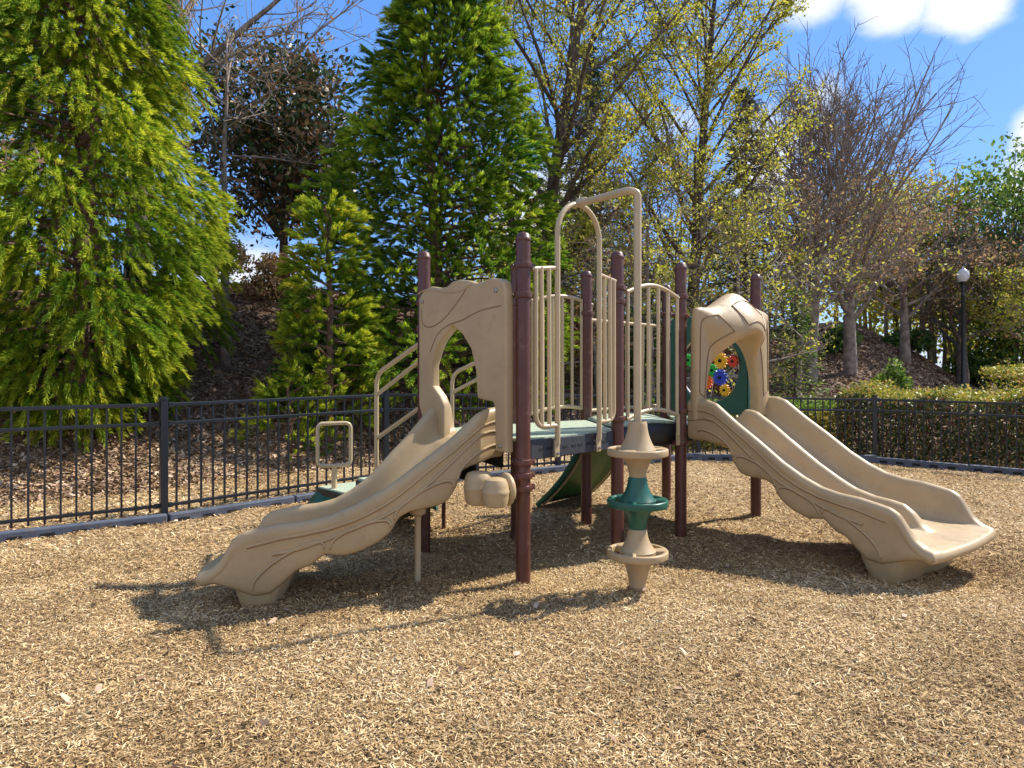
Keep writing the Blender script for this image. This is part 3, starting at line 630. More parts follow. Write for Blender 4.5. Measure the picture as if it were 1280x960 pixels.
# cowled arch above the double slide
def hood():
    I = [(.15, .95), (.15, 1.10), (.175, 1.24), (.22, 1.37), (.30, 1.49), (.40, 1.585), (.53, 1.635), (.67, 1.60), (.79, 1.51), (.86, 1.39), (.90, 1.25), (.92, 1.10), (.92, .95)]
    O = [(.012, .95), (.012, 1.20), (.012, 1.52), (.012, 1.80), (.045, 1.86), (.20, 1.875), (.53, 2.01), (.84, 1.905), (1.04, 1.86), (1.075, 1.80), (1.075, 1.52), (1.075, 1.20), (1.075, .95)]
    Is = catmull([(a, b, 0) for a, b in I], 6); Os = catmull([(a, b, 0) for a, b in O], 6); m_ = len(Is)
    def P(p, off): v = V2(C) + eC * p.x + nC * off; return (v.x, v.y, p.y)
    rows = []
    for i in range(m_):
        s = i / (m_ - 1); pr = max(0, math.sin(math.pi * min(max((s - .27) / .46, 0), 1))) ** 1.3
        Ii, Oi = Is[i], Os[i]; dn = Vector((0, .012 * pr, 0))
        rows.append([P(Ii, .055), P(Ii + dn * .3, .10 + .05 * pr), P(Ii + dn, .125 + .20 * pr), P(Ii.lerp(Oi, .06) + dn, .145 + .22 * pr), P(Ii.lerp(Oi, .25) + dn * .5, .155 + .21 * pr), P(Ii.lerp(Oi, .5), .158 + .16 * pr), P(Ii.lerp(Oi, .75), .155 + .09 * pr), P(Ii.lerp(Oi, .95), .15 + .02 * pr), P(Oi, .135), P(Oi, .055), P(Ii, .055)])
    mb = MB(); mb.grid(rows); o = mb.build('hood_arch', M['tan'], PS, angle=75)
    s = o.modifiers.new('s', 'SUBSURF'); s.levels = 1; s.render_levels = 1
    for f0, a0, a1, f1_ in ((.30, .08, .40, .78), (.30, .46, .60, .80), (.30, .66, .92, .78)):
        pts = []
        def W(s, f):
            i = s * (m_ - 1); k = min(int(i), m_ - 2); u = i - k; Ii = Is[k].lerp(Is[k + 1], u); Oi = Os[k].lerp(Os[k + 1], u)
            pr = max(0, math.sin(math.pi * min(max((s - .27) / .46, 0), 1))) ** 1.3
            off = np.interp(f, [.06, .25, .5, .75, .95], [.145 + .22 * pr, .155 + .21 * pr, .158 + .16 * pr, .155 + .09 * pr, .15 + .02 * pr]) + .002
            dn = Vector((0, .012 * pr, 0)) * float(np.interp(f, [.06, .25, .5], [1, .5, 0])); return P(Ii.lerp(Oi, f) + dn, off)
        for s in np.linspace(a0, a1, 16): pts.append(W(s, f0))
        for f in np.linspace(f0, f1_, 7)[1:]: pts.append(W(a1, f))
        for s in np.linspace(a1, a0, 16)[1:]: pts.append(W(s, f1_))
        for f in np.linspace(f1_, f0, 7)[1:]: pts.append(W(a0, f))
        q = MB(); q.tube([Vector(p) for p in pts], .0042, 6); q.build('moulded_line', M['tan_dark'], o)
    for t_, z_ in ((.07, 1.80), (1.02, 1.80), (.07, 1.02), (1.02, 1.02)):
        v = V2(C) + eC * t_ + nC * .148; q = MB(); q.lathe([(0, 0), (.013, .001), (.013, .008), (0, .012)], (v.x, v.y, z_), 12, axis=tuple(nC)); q.build('bolt', M['steel'], o)
    return o
hood()

# gear play panel with round bubble window between D and G
eG = V2(DG).normalized(); nG = Vector((eG.y, -eG.x, 0)); LG = V2(DG).length
cyc = lambda cx, cy, r, n_=48: [(cx + r * math.cos(2 * math.pi * k / n_), cy + r * math.sin(2 * math.pi * k / n_)) for k in range(n_)]
CX, CY, CR = .50, 1.37, .34
po = [(.07, .93), (.07, 1.80)] + [tuple(p.xy) for p in catmull([(.09, 1.86, 0), (.2, 1.90, 0), (.35, 1.87, 0), (.5, 1.91, 0), (.65, 1.87, 0), (.8, 1.90, 0), (LG - .09, 1.86, 0)], 4)] + [(LG - .07, 1.80), (LG - .07, .93)]
gp = poly_panel('gear_panel', [po, cyc(CX, CY, CR)], Dp, eG, nG, .05, .012, M['green'], PS)
def g3(t, z, off): v = V2(Dp) + eG * t + nG * off; return Vector((v.x, v.y, z))
q = MB(); q.tube([g3(CX + CR * math.cos(a), CY + CR * math.sin(a), .0) for a in np.linspace(0, 2 * math.pi, 60)], .012, 8); q.build('window_ring', M['steel'], gp)
q = MB(); rws = []
for j in range(6):
    r = CR * (.001 + .999 * j / 5); rws.append([g3(CX + r * math.cos(a), CY + r * math.sin(a), .06 * math.cos(j / 5 * math.pi / 2)) for a in np.linspace(0, 2 * math.pi, 40)])
q.grid(rws); q.build('window_pane', M['clear'], gp)
for (t, z, r, m_, off) in [(.34, 1.437, .078, 'yellow', -.05), (.205, 1.43, .058, 'red', -.05), (.445, 1.345, .062, 'lime', -.03), (.345, 1.278, .080, 'blue', -.05), (.50, 1.235, .072, 'orange', -.05), (.295, 1.158, .058, 'yellow', -.05), (.712, 1.448, .062, 'lime', -.05), (.47, 1.475, .055, 'red', -.03), (.62, 1.32, .05, 'blue', -.04)]:
    prof = []; nt_ = 14
    for k in range(nt_):
        for a_, rr in ((-.30, .80), (-.16, 1.0), (.16, 1.0), (.30, .80)): aa = 2 * math.pi * (k + a_) / nt_; prof.append((t + r * rr * math.cos(aa), z + r * rr * math.sin(aa)))
    bb = V2(Dp) - nG * (-off) * 1.0
    go = poly_panel('gear', [prof], (Dp[0] + nG.x * off, Dp[1] + nG.y * off), eG, nG, .022, .003, M[m_], gp)
    q = MB(); q.lathe([(0, 0), (r * .22, .001), (r * .2, .014), (0, .016)], g3(t, z, off - .011 if nG.y > 0 else off + .011), 12, axis=tuple(nG * (-1 if nG.y > 0 else 1))); q.build('hub', M['slot'], go)

# drums on the post
dr = empty('drum_panel'); dr.parent = PS
q = MB(); q.lathe([(0, -.022), (.088, -.022), (.100, -.012), (.103, 0), (.100, .012), (.088, .022), (0, .022)], (-.035, 4.21, .615), 36, axis=(-.86, -.45, 0)); q.build('backing_disc', M['tan'], dr)
q = MB(); q.tube([(-.03, 4.22, .66), (.06, 4.32, .68)], .014, 10); q.build('bracket', M['maroon'], dr); q = MB(); q.tube([(-.03, 4.22, .58), (.06, 4.32, .60)], .014, 10); q.build('bracket', M['maroon'], dr)
for (x, y, z, r, h) in ((-.205, 4.23, .620, .094, .20), (-.098, 4.10, .615, .080, .172)):
    prof = [(0, h / 2), (r * .55, h / 2), (r * .62, h / 2 - .003), (r * .78, h / 2 - .008), (r * .90, h / 2 - .028), (r * .97, h / 2 - .05), (r, .016), (r * 1.03, .012), (r * 1.035, -.004), (r, -.010), (r * .99, -.03), (r * .94, -h / 2 + .03), (r * .86, -h / 2 + .008), (r * .7, -h / 2), (0, -h / 2)]
    q = MB(); q.lathe(prof, (x, y, z), 32); q.build('drum', M['tan'], dr)

# steps with handrails on the far side, transfer deck with hoop handle
st = empty('stair'); st.parent = PS
sd = Vector((-.70, .70, 0)).normalized(); sw = Vector((.70, .70, 0)).normalized(); s0 = Vector((-.34, 5.36, 0)); up = Vector((0, 0, 1))
for i, (a0, a1, z) in enumerate(((.02, .34, .74), (.34, .68, .57), (.68, 1.00, .43), (1.00, 1.62, .285))):
    w = .76 if i < 3 else .80
    q = MB(); q.box(s0 + sd * ((a0 + a1) / 2) + up * (z - .012), (a1 - a0, w, .024), (sd, sw, up)); o = q.build('step' if i < 3 else 'transfer_deck', M['deck'], st, smooth=False, bevel=.004)
    q = MB()
    for sg in (-1, 1):
        pts = [s0 + sd * a0 + sw * (sg * w / 2) + up * (z - .02), s0 + sd * a1 + sw * (sg * w / 2) + up * (z - .02), s0 + sd * a1 + sw * (sg * w / 2) + up * (z - .17), s0 + sd * a0 + sw * (sg * w / 2) + up * (z - .20)]
        q.add(pts + [p + sw * (.02 * sg) for p in pts], [(0, 1, 2, 3), (7, 6, 5, 4), (0, 4, 5, 1), (1, 5, 6, 2), (2, 6, 7, 3), (3, 7, 4, 0)])
    q.box(s0 + sd * a1 + up * (z - .09), (.02, w, .15), (sd, sw, up)); q.build('stringer', M['black'], o, smooth=False)
# splayed ground brackets of the transfer deck
q = MB()
for sg in (-1, 1):
    b0 = s0 + sd * 1.0 + sw * (sg * .40)
    pts = [b0 + up * .27, b0 + sd * .62 + up * .27, b0 + sd * .9 + sw * (sg * .02) + up * .03, b0 + sd * .45 + up * .0 + sw * (sg * .2), b0 - sd * .1 + up * .05]
    q.add(pts + [p + sw * .02 for p in pts], [(0, 1, 2, 3, 4), (9, 8, 7, 6, 5)] + [(i, i + 5, (i + 1) % 5 + 5, (i + 1) % 5) for i in range(5)])
q.build('deck_bracket', M['green'], st, smooth=False)
q = MB(); q.lathe([(.018, -.1), (.018, .62)], (-.59, 5.87, 0), 12); q.build('leg', M['maroon'], st)
hc_ = Vector((-1.60, 6.12, 0)); hx = Vector((.93, .37, 0)).normalized()
q = MB(); fr_ = [hc_ + hx * -.145 + up * .53, hc_ + hx * -.145 + up * .85, hc_ + hx * .145 + up * .85, hc_ + hx * .145 + up * .49, hc_ + hx * -.145 + up * .49]
loop = fillet([hc_ + up * .49, fr_[4], hc_ + hx * -.145 + up * .87, hc_ + hx * .145 + up * .87, fr_[3], hc_ + up * .49], .055, 8)
q.tube(loop, .0175, 12); q.tube([hc_ + up * .49, hc_ + up * .12], .024, 12); q.build('hoop_handle', M['tan_metal'], st)
for (bp, ep, w_) in (((-1.09, 5.47), E_, 0), ((-.53, 6.02), K, 1)):
    b_ = V2(bp); e2 = V2(ep); d = (e2 - b_).normalized(); q = MB()
    zt, zr = 1.315, .28
    q.tube(fillet([b_ + up * .46, b_ + up * zt, e2 - d * .05 + up * (zt + .235)], .10, 8), .018, 12); hr = q.build('handrail', M['tan_metal'], st)
    for zz_ in (1.15, .80): q = MB(); q.tube([b_ + up * zz_, e2 - d * .05 + up * (zz_ + .27)], .016, 12); q.build('lower_rail', M['tan_metal'], st)

# green curved climber leaning on the far side of the deck
cb = []; eF = Vector((.70, .714, 0)).normalized(); nf = Vector((.70, -.70, 0)).normalized()
base0 = Vector((.26, 6.74, 0))
for i in range(11):
    t = i / 10; run = .66 * t + .05 * math.sin(math.pi * t); z = .015 + .86 * t ** 1.0 - .06 * math.sin(math.pi * t)
    cb.append([base0 + nf * run + eF * (w * .78) + up * z for w in (0, .12, .25, .5, .75, .88, 1)])
q = MB(); q.grid(cb); cl_ = q.build('climber', M['green_under'], PS); s = cl_.modifiers.new('s', 'SOLIDIFY'); s.thickness = .02
for wi in (0, 6):
    q = MB(); q.tube([r[wi] + (eF * (-.01 if wi == 0 else .01)) for r in cb], .026, 8); q.build('climber_edge', M['green'], cl_)
    q = MB(); q.tube([r[wi] + eF * (.05 if wi == 0 else -.05) + Vector((0, -.03, -.02)) for r in cb], .013, 8); q.build('climber_rail', M['tan_metal'], cl_)
localize(PS)

# ------------------------------------------------------------------ fence and border
fence = empty('metal_fence', (*FENCE[3], 0)); tag(fence, 'black metal picket fence curving round the back of the playground', 'fence')
base_z = [0, 0, 0, 0, -.01, -.06, -.09, -.09, -.09, -.09]; fh = [1.08, 1.08, 1.08, 1.10, 1.06, 1.02, 1.02, 1.02, 1.02, 1.02]
for i, p in enumerate(FENCE):
    q = MB(); q.box((p[0], p[1], base_z[i] + fh[i] / 2 - .04), (.062, .062, fh[i] + .08), None); 
    if 0 < i < len(FENCE) - 1:
        d = (V2(FENCE[i + 1]) - V2(FENCE[i - 1])).normalized(); q = MB(); q.box((p[0], p[1], base_z[i] + fh[i] / 2 - .04), (.062, .062, fh[i] + .08), (d, Vector((-d.y, d.x, 0)), up))
    o = q.build('fence_post', M['fence'], fence, smooth=False, bevel=.003)
    q = MB(); q.box((p[0], p[1], base_z[i] + fh[i] + .008), (.070, .070, .014)); q.box((p[0], p[1], base_z[i] + fh[i] + .02), (.045, .045, .012)); q.build('post_cap', M['fence'], o, smooth=False, bevel=.003)
PK = []
for i in range(len(FENCE) - 1):
    a, b_ = V2(FENCE[i]), V2(FENCE[i + 1]); d = (b_ - a).normalized(); nn = Vector((-d.y, d.x, 0)); L_ = (b_ - a).length
    za, zb = base_z[i], base_z[i + 1]; ha, hb = fh[i] - .045, fh[i + 1] - .045
    for dz, rh in ((0, .032), (-.17, .030), (-.93 * .98, .028)):
        pa = a + d * .033 + up * (za + ha + dz); pb = b_ - d * .033 + up * (zb + hb + dz); dd = (pb - pa).normalized()
        q = MB(); q.box((pa + pb) / 2, ((pb - pa).length, .032, rh), (dd, nn, dd.cross(nn)))
        fr_o = q.build('fence_rail', M['fence'], fence, smooth=False, bevel=.004)
        for pe, sg in ((pa, 1), (pb, -1)):
            q = MB(); q.box(pe + dd * (sg * .022), (.040, .044, rh + .014), (dd, nn, dd.cross(nn))); q.build('rail_bracket', M['fence'], fr_o, smooth=False, bevel=.003)
    npk = int(round(L_ / .112))
    for k in range(1, npk):
        t = k / npk; p = a + d * (L_ * t); z0 = za + (zb - za) * t + .07; z1 = za + (zb - za) * t + ha + (hb - ha) * t - .004
        PK.append((p + up * ((z0 + z1) / 2), (.0165, .0165, z1 - z0), (d, nn, up)))
PK.sort(key=lambda v: v[0].length if (v[0].y > 1 and abs(v[0].x / v[0].y) < .78) else 99)
for v in PK[:100]: q = MB(); q.box(*v); q.build('picket', M['fence'], fence, smooth=False)
q = MB()
for v in PK[100:]: q.box(*v)
tag(q.build('pickets', M['fence'], fence, smooth=False), kind='stuff')
localize(fence)
border = empty('playground_border', (*FENCE[2], 0)); tag(border, 'low blue-grey plastic border timbers edging the wood chips along the fence', 'border edging')
off = .13; pts = []
for i, p in enumerate(FENCE):
    a = V2(FENCE[max(i - 1, 0)]); b_ = V2(FENCE[min(i + 1, len(FENCE) - 1)]); d = (b_ - a).normalized(); pts.append(V2(p) + Vector((d.y, -d.x, 0)) * off)
for i in range(len(pts) - 1):
    a, b_ = pts[i], pts[i + 1]; L_ = (b_ - a).length; nn_ = 2; d = (b_ - a).normalized(); nn = Vector((-d.y, d.x, 0))
    for k in range(nn_):
        c = a + d * (L_ * (k + .5) / nn_); c.z = base_z[i] * .6 + .022; ll = L_ / nn_ - .012
        tz = random.uniform(-.006, .006); jit = random.uniform(-.01, .01)
        q = MB(); q.box(c + nn * jit + up * (tz), (ll, .085, .11), (d, nn, up)); o = q.build('border_timber', M['timber'], border, smooth=False, bevel=.012)
        for w in np.arange(-ll / 2 + .12, ll / 2 - .1, .22): q = MB(); q.box(c + nn * (jit - .0428) + d * w + up * (tz - .005), (.10, .003, .035), (d, nn, up)); q.build('notch', M['slot'], o, smooth=False)
localize(border)

# ------------------------------------------------------------------ vegetation helpers
def rhombi(C_, ax, sd, ln, wd):
    """leaf faces: centre, long axis, side axis"""
    a = ax * ln[:, None] / 2; s = sd * wd[:, None] / 2
    V = np.stack([C_ - a, C_ - a * .1 + s, C_ + a, C_ - a * .1 - s], 1).reshape(-1, 3)
    F = np.arange(len(C_) * 4).reshape(-1, 4); return V, F
def unit(v): return v / np.maximum(np.linalg.norm(v, axis=1, keepdims=True), 1e-6)
def leaves(name, C_, size, m, parent, aspect=.5, flat=0.0, rnd=None, axis=None, spread=1.0):
    n_ = len(C_); ax = unit(RNG.normal(0, 1, (n_, 3)))
    if axis is not None: ax = unit(axis + ax * spread)
    sd = unit(np.cross(ax, RNG.normal(0, 1, (n_, 3)))); ln = size * RNG.uniform(.6, 1.35, n_)
    V, F = rhombi(C_, ax, sd, ln, ln * aspect)
    r = RNG.uniform(0, 1, n_) if rnd is None else np.clip(rnd, 0, 1)
    return fast_mesh(name, V, F, m, parent, {'rnd': ('FACE', r), 'tip': ('FACE', np.zeros(n_))})
class Wood:
    def __init__(s): s.mb = MB(); s.tips = []
    def chain(s, p, d, ln, r0, r1, seg, wob, trop, sides):
        pts = [Vector(p)]; d = Vector(d).normalized(); rs = [r0]
        for i in range(seg):
            d = (d + Vector([random.gauss(0, wob) for _ in range(3)]) + Vector((0, 0, trop))).normalized()
            pts.append(pts[-1] + d * (ln / seg)); rs.append(r0 + (r1 - r0) * (i + 1) / seg)
        s.mb.tube(pts, rs, sides, cap=False); return pts, rs
def rot_about(d, ang, az):
    d = Vector(d).normalized(); o = d.orthogonal().normalized(); q1 = Quaternion(o, ang); v = q1 @ d; return Quaternion(d, az) @ v
def bare_tree(x, y, height, rad, n_prim, prim_len, ang=(35, 55), trop=.04, first=.25, sec=8, ter=5, trunk_r=.13, seed=0, bark='bark', leaf=None, leaf_n=0, leaf_size=.06, label='', cat='tree', name='deciduous_tree', lean=(0, 0), group='bare trees on the bank', twig=.006, zbase=None, leaf_hi=1.0, hscale=None, nsec_len=.5):
    random.seed(seed); zb = gz(x, y) - .1 if zbase is None else zbase
    root = empty(name, (x, y, zb)); tag(root, label, cat, group)
    w = Wood(); tr_, rs = w.chain((x, y, zb), (lean[0], lean[1], 1), height, trunk_r, trunk_r * .12, 14, .035, .02, 10)
    w.mb.build('trunk', M[bark], root)
    b_ = Wood(); twp = []
    ga = random.uniform(0, 6)
    for i in range(n_prim):
        t = first + (1 - first) * (i / n_prim) ** .9; k = t * 14; j = min(int(k), 13); p = tr_[j].lerp(tr_[j + 1], k - j); td = (tr_[j + 1] - tr_[j]).normalized()
        ga += 2.4 + random.uniform(-.4, .4); a = math.radians(random.uniform(*ang)) * (1.15 - .4 * t)
        env = (math.sin(math.pi * min(1, (t - first) / (1 - first) * .75 + .25)) * .8 + .2) if hscale is None else hscale(t)
        L1 = prim_len * env * random.uniform(.75, 1.2); r1 = max(trunk_r * (1 - t) * .5, .018) 
        pp, rr = b_.chain(p, rot_about(td, a, ga), L1, r1, r1 * .3, 7, .07, trop, 6)
        for q_ in range(sec):
            u = .2 + .78 * (q_ + random.random() * .6) / sec; k2 = min(u, .999) * 7; j2 = int(k2); p2 = pp[j2].lerp(pp[j2 + 1], k2 - j2); d2 = (pp[j2 + 1] - pp[j2])
            L2 = L1 * nsec_len * (1 - u * .55) * random.uniform(.6, 1.2); r2 = max(r1 * (1 - u) * .5, twig * 1.3)
            p3, r3 = b_.chain(p2, rot_about(d2, math.radians(random.uniform(25, 55)), random.uniform(0, 6.28)), L2, r2, twig * .8, 5, .11, trop * 1.3, 4)
            for _ in range(ter):
                u3 = random.uniform(.2, 1); k3 = min(u3, .999) * 5; j3 = int(k3); p4 = p3[j3].lerp(p3[j3 + 1], k3 - j3); d4 = p3[j3 + 1] - p3[j3]
                p5, _r = b_.chain(p4, rot_about(d4, math.radians(random.uniform(20, 60)), random.uniform(0, 6.28)), max(L2 * .5 * random.uniform(.5, 1.1), .12), twig, twig * .45, 3, .15, trop, 3)
                twp.extend(p5[1:])
            twp.append(p3[-1])
        twp.append(pp[-1])
    b_.mb.build('branches', M[bark], root)
    if leaf and leaf_n:
        T = np.array([tuple(p) for p in twp]); zmx = zb + (height) * leaf_hi
        T = T[T[:, 2] < zmx]; I_ = RNG.integers(0, len(T), leaf_n); P_ = T[I_] + RNG.normal(0, leaf_size * .75, (leaf_n, 3))
        leaves('leaves', P_, leaf_size, M[leaf], root, aspect=.55)
    localize(root); return root

def cedar(x, y, height, prof, seed, m='crypto', n_br=110, tufts=9, blades=34, tl=.34, bl=.15, bw=.016, droop=.5, label='', group=None, trunk_r=.14, zb=None, zmin=0.0, name='cedar_tree', hmax=99):
    """soft plumed conifer: whorled limbs that end in sprays of narrow needled shoots. prof(u)->radius, u = height fraction"""
    g_ = np.random.default_rng(seed); random.seed(seed); zb = gz(x, y) - .1 if zb is None else zb
    root = empty(name, (x, y, zb)); tag(root, label, 'tree', group or 'cedars behind the fence')
    w = Wood(); w.chain((x, y, zb), (0, 0, 1), height, trunk_r, .02, 10, .015, .03, 10); w.mb.build('trunk', M['bark_red'], root)
    lb = MB(); Cs = []; As = []; Rn = []; Tp = []; Ls = []
    for i in range(n_br):
        u = zmin + (1 - zmin) * (i + .5) / n_br; u = min(u, .985); h = zb + u * height
        if h > hmax: continue
        az = i * 2.39996 + g_.uniform(-.3, .3); R = prof(u) * g_.uniform(.60, 1.15); cs_ = g_.uniform(.75, 1.3); R *= 1 + .16 * math.sin(2 * az + seed + 5 * u) + .10 * math.sin(3 * az - 9 * u)
        tip = np.array([x + math.cos(az) * R, y + math.sin(az) * R, h - droop * .25 * R + g_.normal(0, .06)])
        st_ = np.array([x, y, h - .15 * R])
        lb.tube([Vector(st_), Vector((st_ + tip) / 2 + np.array([0, 0, .05 * R])), Vector(tip)], [.022 + .01 * R, .016, .006], 5, cap=False)
        outd = np.array([math.cos(az), math.sin(az), 0.0]); hue = g_.normal(0, .10)
        nt_ = int(tufts * (0.6 + .5 * R / max(prof(.2), .1)) + 2)
        cr_ = (.24 * tl / .34 + .13 * R) * cs_
        for k in range(nt_):
            # tuft bases on a rounded clump around the limb end, a few further in
            v = g_.normal(0, 1, 3); v /= np.linalg.norm(v); v = v + outd * .8 + np.array([0, 0, .35]); v /= np.linalg.norm(v)
            inner = g_.uniform() < .22
            c = tip + v * cr_ * g_.uniform(.55, 1.1) * np.array([1, 1, .8]) - outd * (R * g_.uniform(.2, .6) if inner else 0)
            axis = outd * .6 + v * .75 + np.array([0, 0, -droop * g_.uniform(.5, 1.4) + .15]); axis /= np.linalg.norm(axis)
            L_ = tl * g_.uniform(.65, 1.2)
            t = g_.uniform(0, 1, blades) ** .8; perp = g_.normal(0, 1, (blades, 3)); perp -= np.outer(perp @ axis, axis); perp = unit(perp)
            sag = np.array([0, 0, -1.0]) * (t ** 2)[:, None] * L_ * droop * .45
            bp = c + axis * (t[:, None] * L_) + sag; bd = unit(axis[None] * 1.15 + perp * .55 + np.array([0, 0, -.12 * droop]) * 1.0)
            bp = bp + bd * bl * .4
            Cs.append(bp); As.append(bd); Ls.append(np.full(blades, bl) * g_.uniform(.6, 1.2, blades))
            Rn.append(np.clip(g_.normal(.42 + hue, .2, blades), 0, 1) * (1 if g_.uniform() > .05 else 2.2))
            Tp.append(np.clip(t * .95 + g_.normal(-.12, .15, blades), 0, 1) * np.clip(.68 + hue * 3, 0, 1))
    lb.build('limbs', M['bark_red'], root)
    Cs = np.concatenate(Cs); As = np.concatenate(As); Ls = np.concatenate(Ls); n_ = len(Cs)
    sd = unit(np.cross(As, g_.normal(0, 1, (n_, 3)))); V, F = rhombi(Cs, As, sd, Ls, np.full(n_, bw) * g_.uniform(.7, 1.4, n_))
    fast_mesh('crown', V, F, M[m], root, {'rnd': ('FACE', np.clip(np.concatenate(Rn), 0, 1)), 'tip': ('FACE', np.concatenate(Tp))})
    localize(root); return root

# ------------------------------------------------------------------ trees
pf = lambda pts: (lambda u: float(np.interp(u, [a for a, _ in pts], [b for _, b in pts])))
cedar(-5.75, 9.0, 7.9, pf([(0, .45), (.08, .8), (.17, 1.25), (.3, 1.65), (.45, 1.3), (.6, .85), (.8, .5), (1, .05)]), 3, n_br=230, tufts=33, blades=70, tl=.29, bl=.105, bw=.0105, droop=.85,
      label='big bright green cedar with drooping sprays behind the left end of the fence', zmin=.02)
cedar(-9.6, 12.2, 10.5, pf([(0, 2.2), (.3, 2.3), (.6, 1.7), (.85, .9), (1, .1)]), 8, m='crypto_d', n_br=150, tufts=16, blades=42, tl=.45, bl=.19, bw=.026, droop=.8,
      label='darker green cedar at the left edge of the photo, behind the big drooping one', zmin=.05)
cedar(-1.35, 13.0, 8.4, pf([(0, 1.6), (.12, 1.95), (.3, 1.85), (.45, 1.6), (.6, 1.25), (.75, .95), (.9, .6), (1, .1)]), 5, m='crypto_d', n_br=260, tufts=26, blades=54, tl=.31, bl=.13, bw=.0150, droop=.25,
      label='tall dense green cedar rising behind the single slide and its arched panel', zmin=.03, trunk_r=.17)
cedar(-2.80, 10.4, 3.75, pf([(0, .35), (.15, .6), (.3, .62), (.5, .6), (.7, .46), (.85, .25), (1, .05)]), 9, m='crypto_y', n_br=48, tufts=14, blades=80, tl=.22, bl=.11, bw=.0115, droop=.05,
      label='young yellow-green cedar with a visible trunk behind the stair handrails', zmin=.10, trunk_r=.075, hmax=4.5)
bare_tree(-6.9, 12.5, 11.5, 0, 26, 6.2, ang=(38, 62), trop=.045, first=.2, sec=9, ter=5, trunk_r=.24, seed=4, bark='bark_grey', label='leafless grey-barked tree with long spreading limbs behind the big left cedar', twig=.008)
bare_tree(-4.9, 11.6, 5.6, 0, 12, 3.6, ang=(70, 92), trop=.0, first=.55, sec=9, ter=6, trunk_r=.09, seed=14, bark='bark_grey', leaf='brownleaf', leaf_n=260, leaf_size=.07, label='thin bare tree with pale horizontal twigs in front of the dark magnolia', twig=.006)
# magnolia
def broadleaf(x, y, base_h, top_h, rads, nclump, per, size, m, bark, label, name, seed, cat='tree', trunk_r=.12, group=None, cr=.45, leaf_aspect=.45, zbase=None):
    g_ = np.random.default_rng(seed); random.seed(seed); zb = gz(x, y) - .08 if zbase is None else zbase
    root = empty(name, (x, y, zb)); tag(root, label, cat, group)
    mid = zb + (base_h + top_h) / 2; hz = (top_h - base_h) / 2
    w = Wood(); tp, _ = w.chain((x, y, zb), (0, 0, 1), base_h + hz * 1.3, trunk_r, trunk_r * .3, 8, .03, .02, 8); w.mb.build('trunk', M[bark], root)
    lb = MB(); P_ = []; R_ = []
    for i in range(nclump):
        v = g_.normal(0, 1, 3); v /= np.linalg.norm(v); rr = g_.uniform(.35, 1.0) ** .6
        c = np.array([x, y, mid]) + v * np.array([rads, rads, hz]) * rr * g_.uniform(.85, 1.1)
        s_ = tp[min(int(g_.uniform(.3, 1) * 8), 8)]; lb.tube([s_, s_.lerp(Vector(c), .55) + Vector((0, 0, .1)), Vector(c)], [trunk_r * .3, trunk_r * .18, .006], 5, cap=False)
        n_ = int(per * g_.uniform(.6, 1.3)); P_.append(c + g_.normal(0, cr * .42, (n_, 3)) * np.array([1, 1, .7])); R_.append(np.clip(g_.normal(.5 + g_.normal(0, .12), .25, n_), 0, 1))
    lb.build('limbs', M[bark], root)
    leaves('crown', np.concatenate(P_), size, M[m], root, aspect=leaf_aspect, rnd=np.concatenate(R_)); localize(root); return root
broadleaf(-5.4, 16, 1.3, 6.0, 2.0, 150, 85, .17, 'magnolia', 'bark', 'dark magnolia with bronze leaf undersides between the left cedar and the central cedar', 'magnolia_tree', 21, cr=.8)
# spring trees in the middle
bare_tree(.62, 15.0, 12.0, 0, 44, 4.2, ang=(40, 60), trop=.03, first=.16, sec=9, ter=6, trunk_r=.21, seed=31, leaf='bud', leaf_n=36000, leaf_size=.08, label='oak with new yellow-green leaves and dark straight trunk right of the central cedar', name='oak_tree', twig=.008, group='spring trees on the bank')
bare_tree(4.35, 17.2, 13.0, 0, 44, 3.9, ang=(30, 52), trop=.04, first=.14, sec=9, ter=6, trunk_r=.19, seed=32, leaf='bud', leaf_n=32000, leaf_size=.085, label='slender yellow-green spring tree rising behind the overhead bar', name='oak_tree', twig=.008, group='spring trees on the bank')
bare_tree(3.2, 15.4, 6.0, 0, 26, 3.6, ang=(60, 88), trop=.0, first=.2, sec=9, ter=7, trunk_r=.10, seed=36, bark='bark_grey', leaf='bud', leaf_n=12000, leaf_size=.07, label='low twiggy tree with yellow-green buds directly behind the railings', twig=.007)
bare_tree(1.9, 15.0, 4.4, 0, 24, 2.8, ang=(55, 90), trop=.0, first=.1, sec=9, ter=6, trunk_r=.06, seed=37, bark='bark_grey', leaf='brownleaf', leaf_n=1700, leaf_size=.07, label='tangled brown thicket tree behind the grab arch', twig=.006)
bare_tree(5.2, 15.2, 5.0, 0, 20, 3.4, ang=(60, 92), trop=.0, first=.25, sec=9, ter=6, trunk_r=.09, seed=38, bark='bark_grey', leaf='bud', leaf_n=2400, leaf_size=.08, label='bare grey thicket tree behind the cowled arch', twig=.007)
bare_tree(7.3, 17.4, 5.6, 0, 14, 2.8, ang=(55, 82), trop=.0, first=.42, sec=9, ter=6, trunk_r=.10, seed=39, bark='bark_grey', leaf='brownleaf', leaf_n=1300, leaf_size=.08, label='pale twiggy tree on the bank behind the double slide panel', twig=.007)
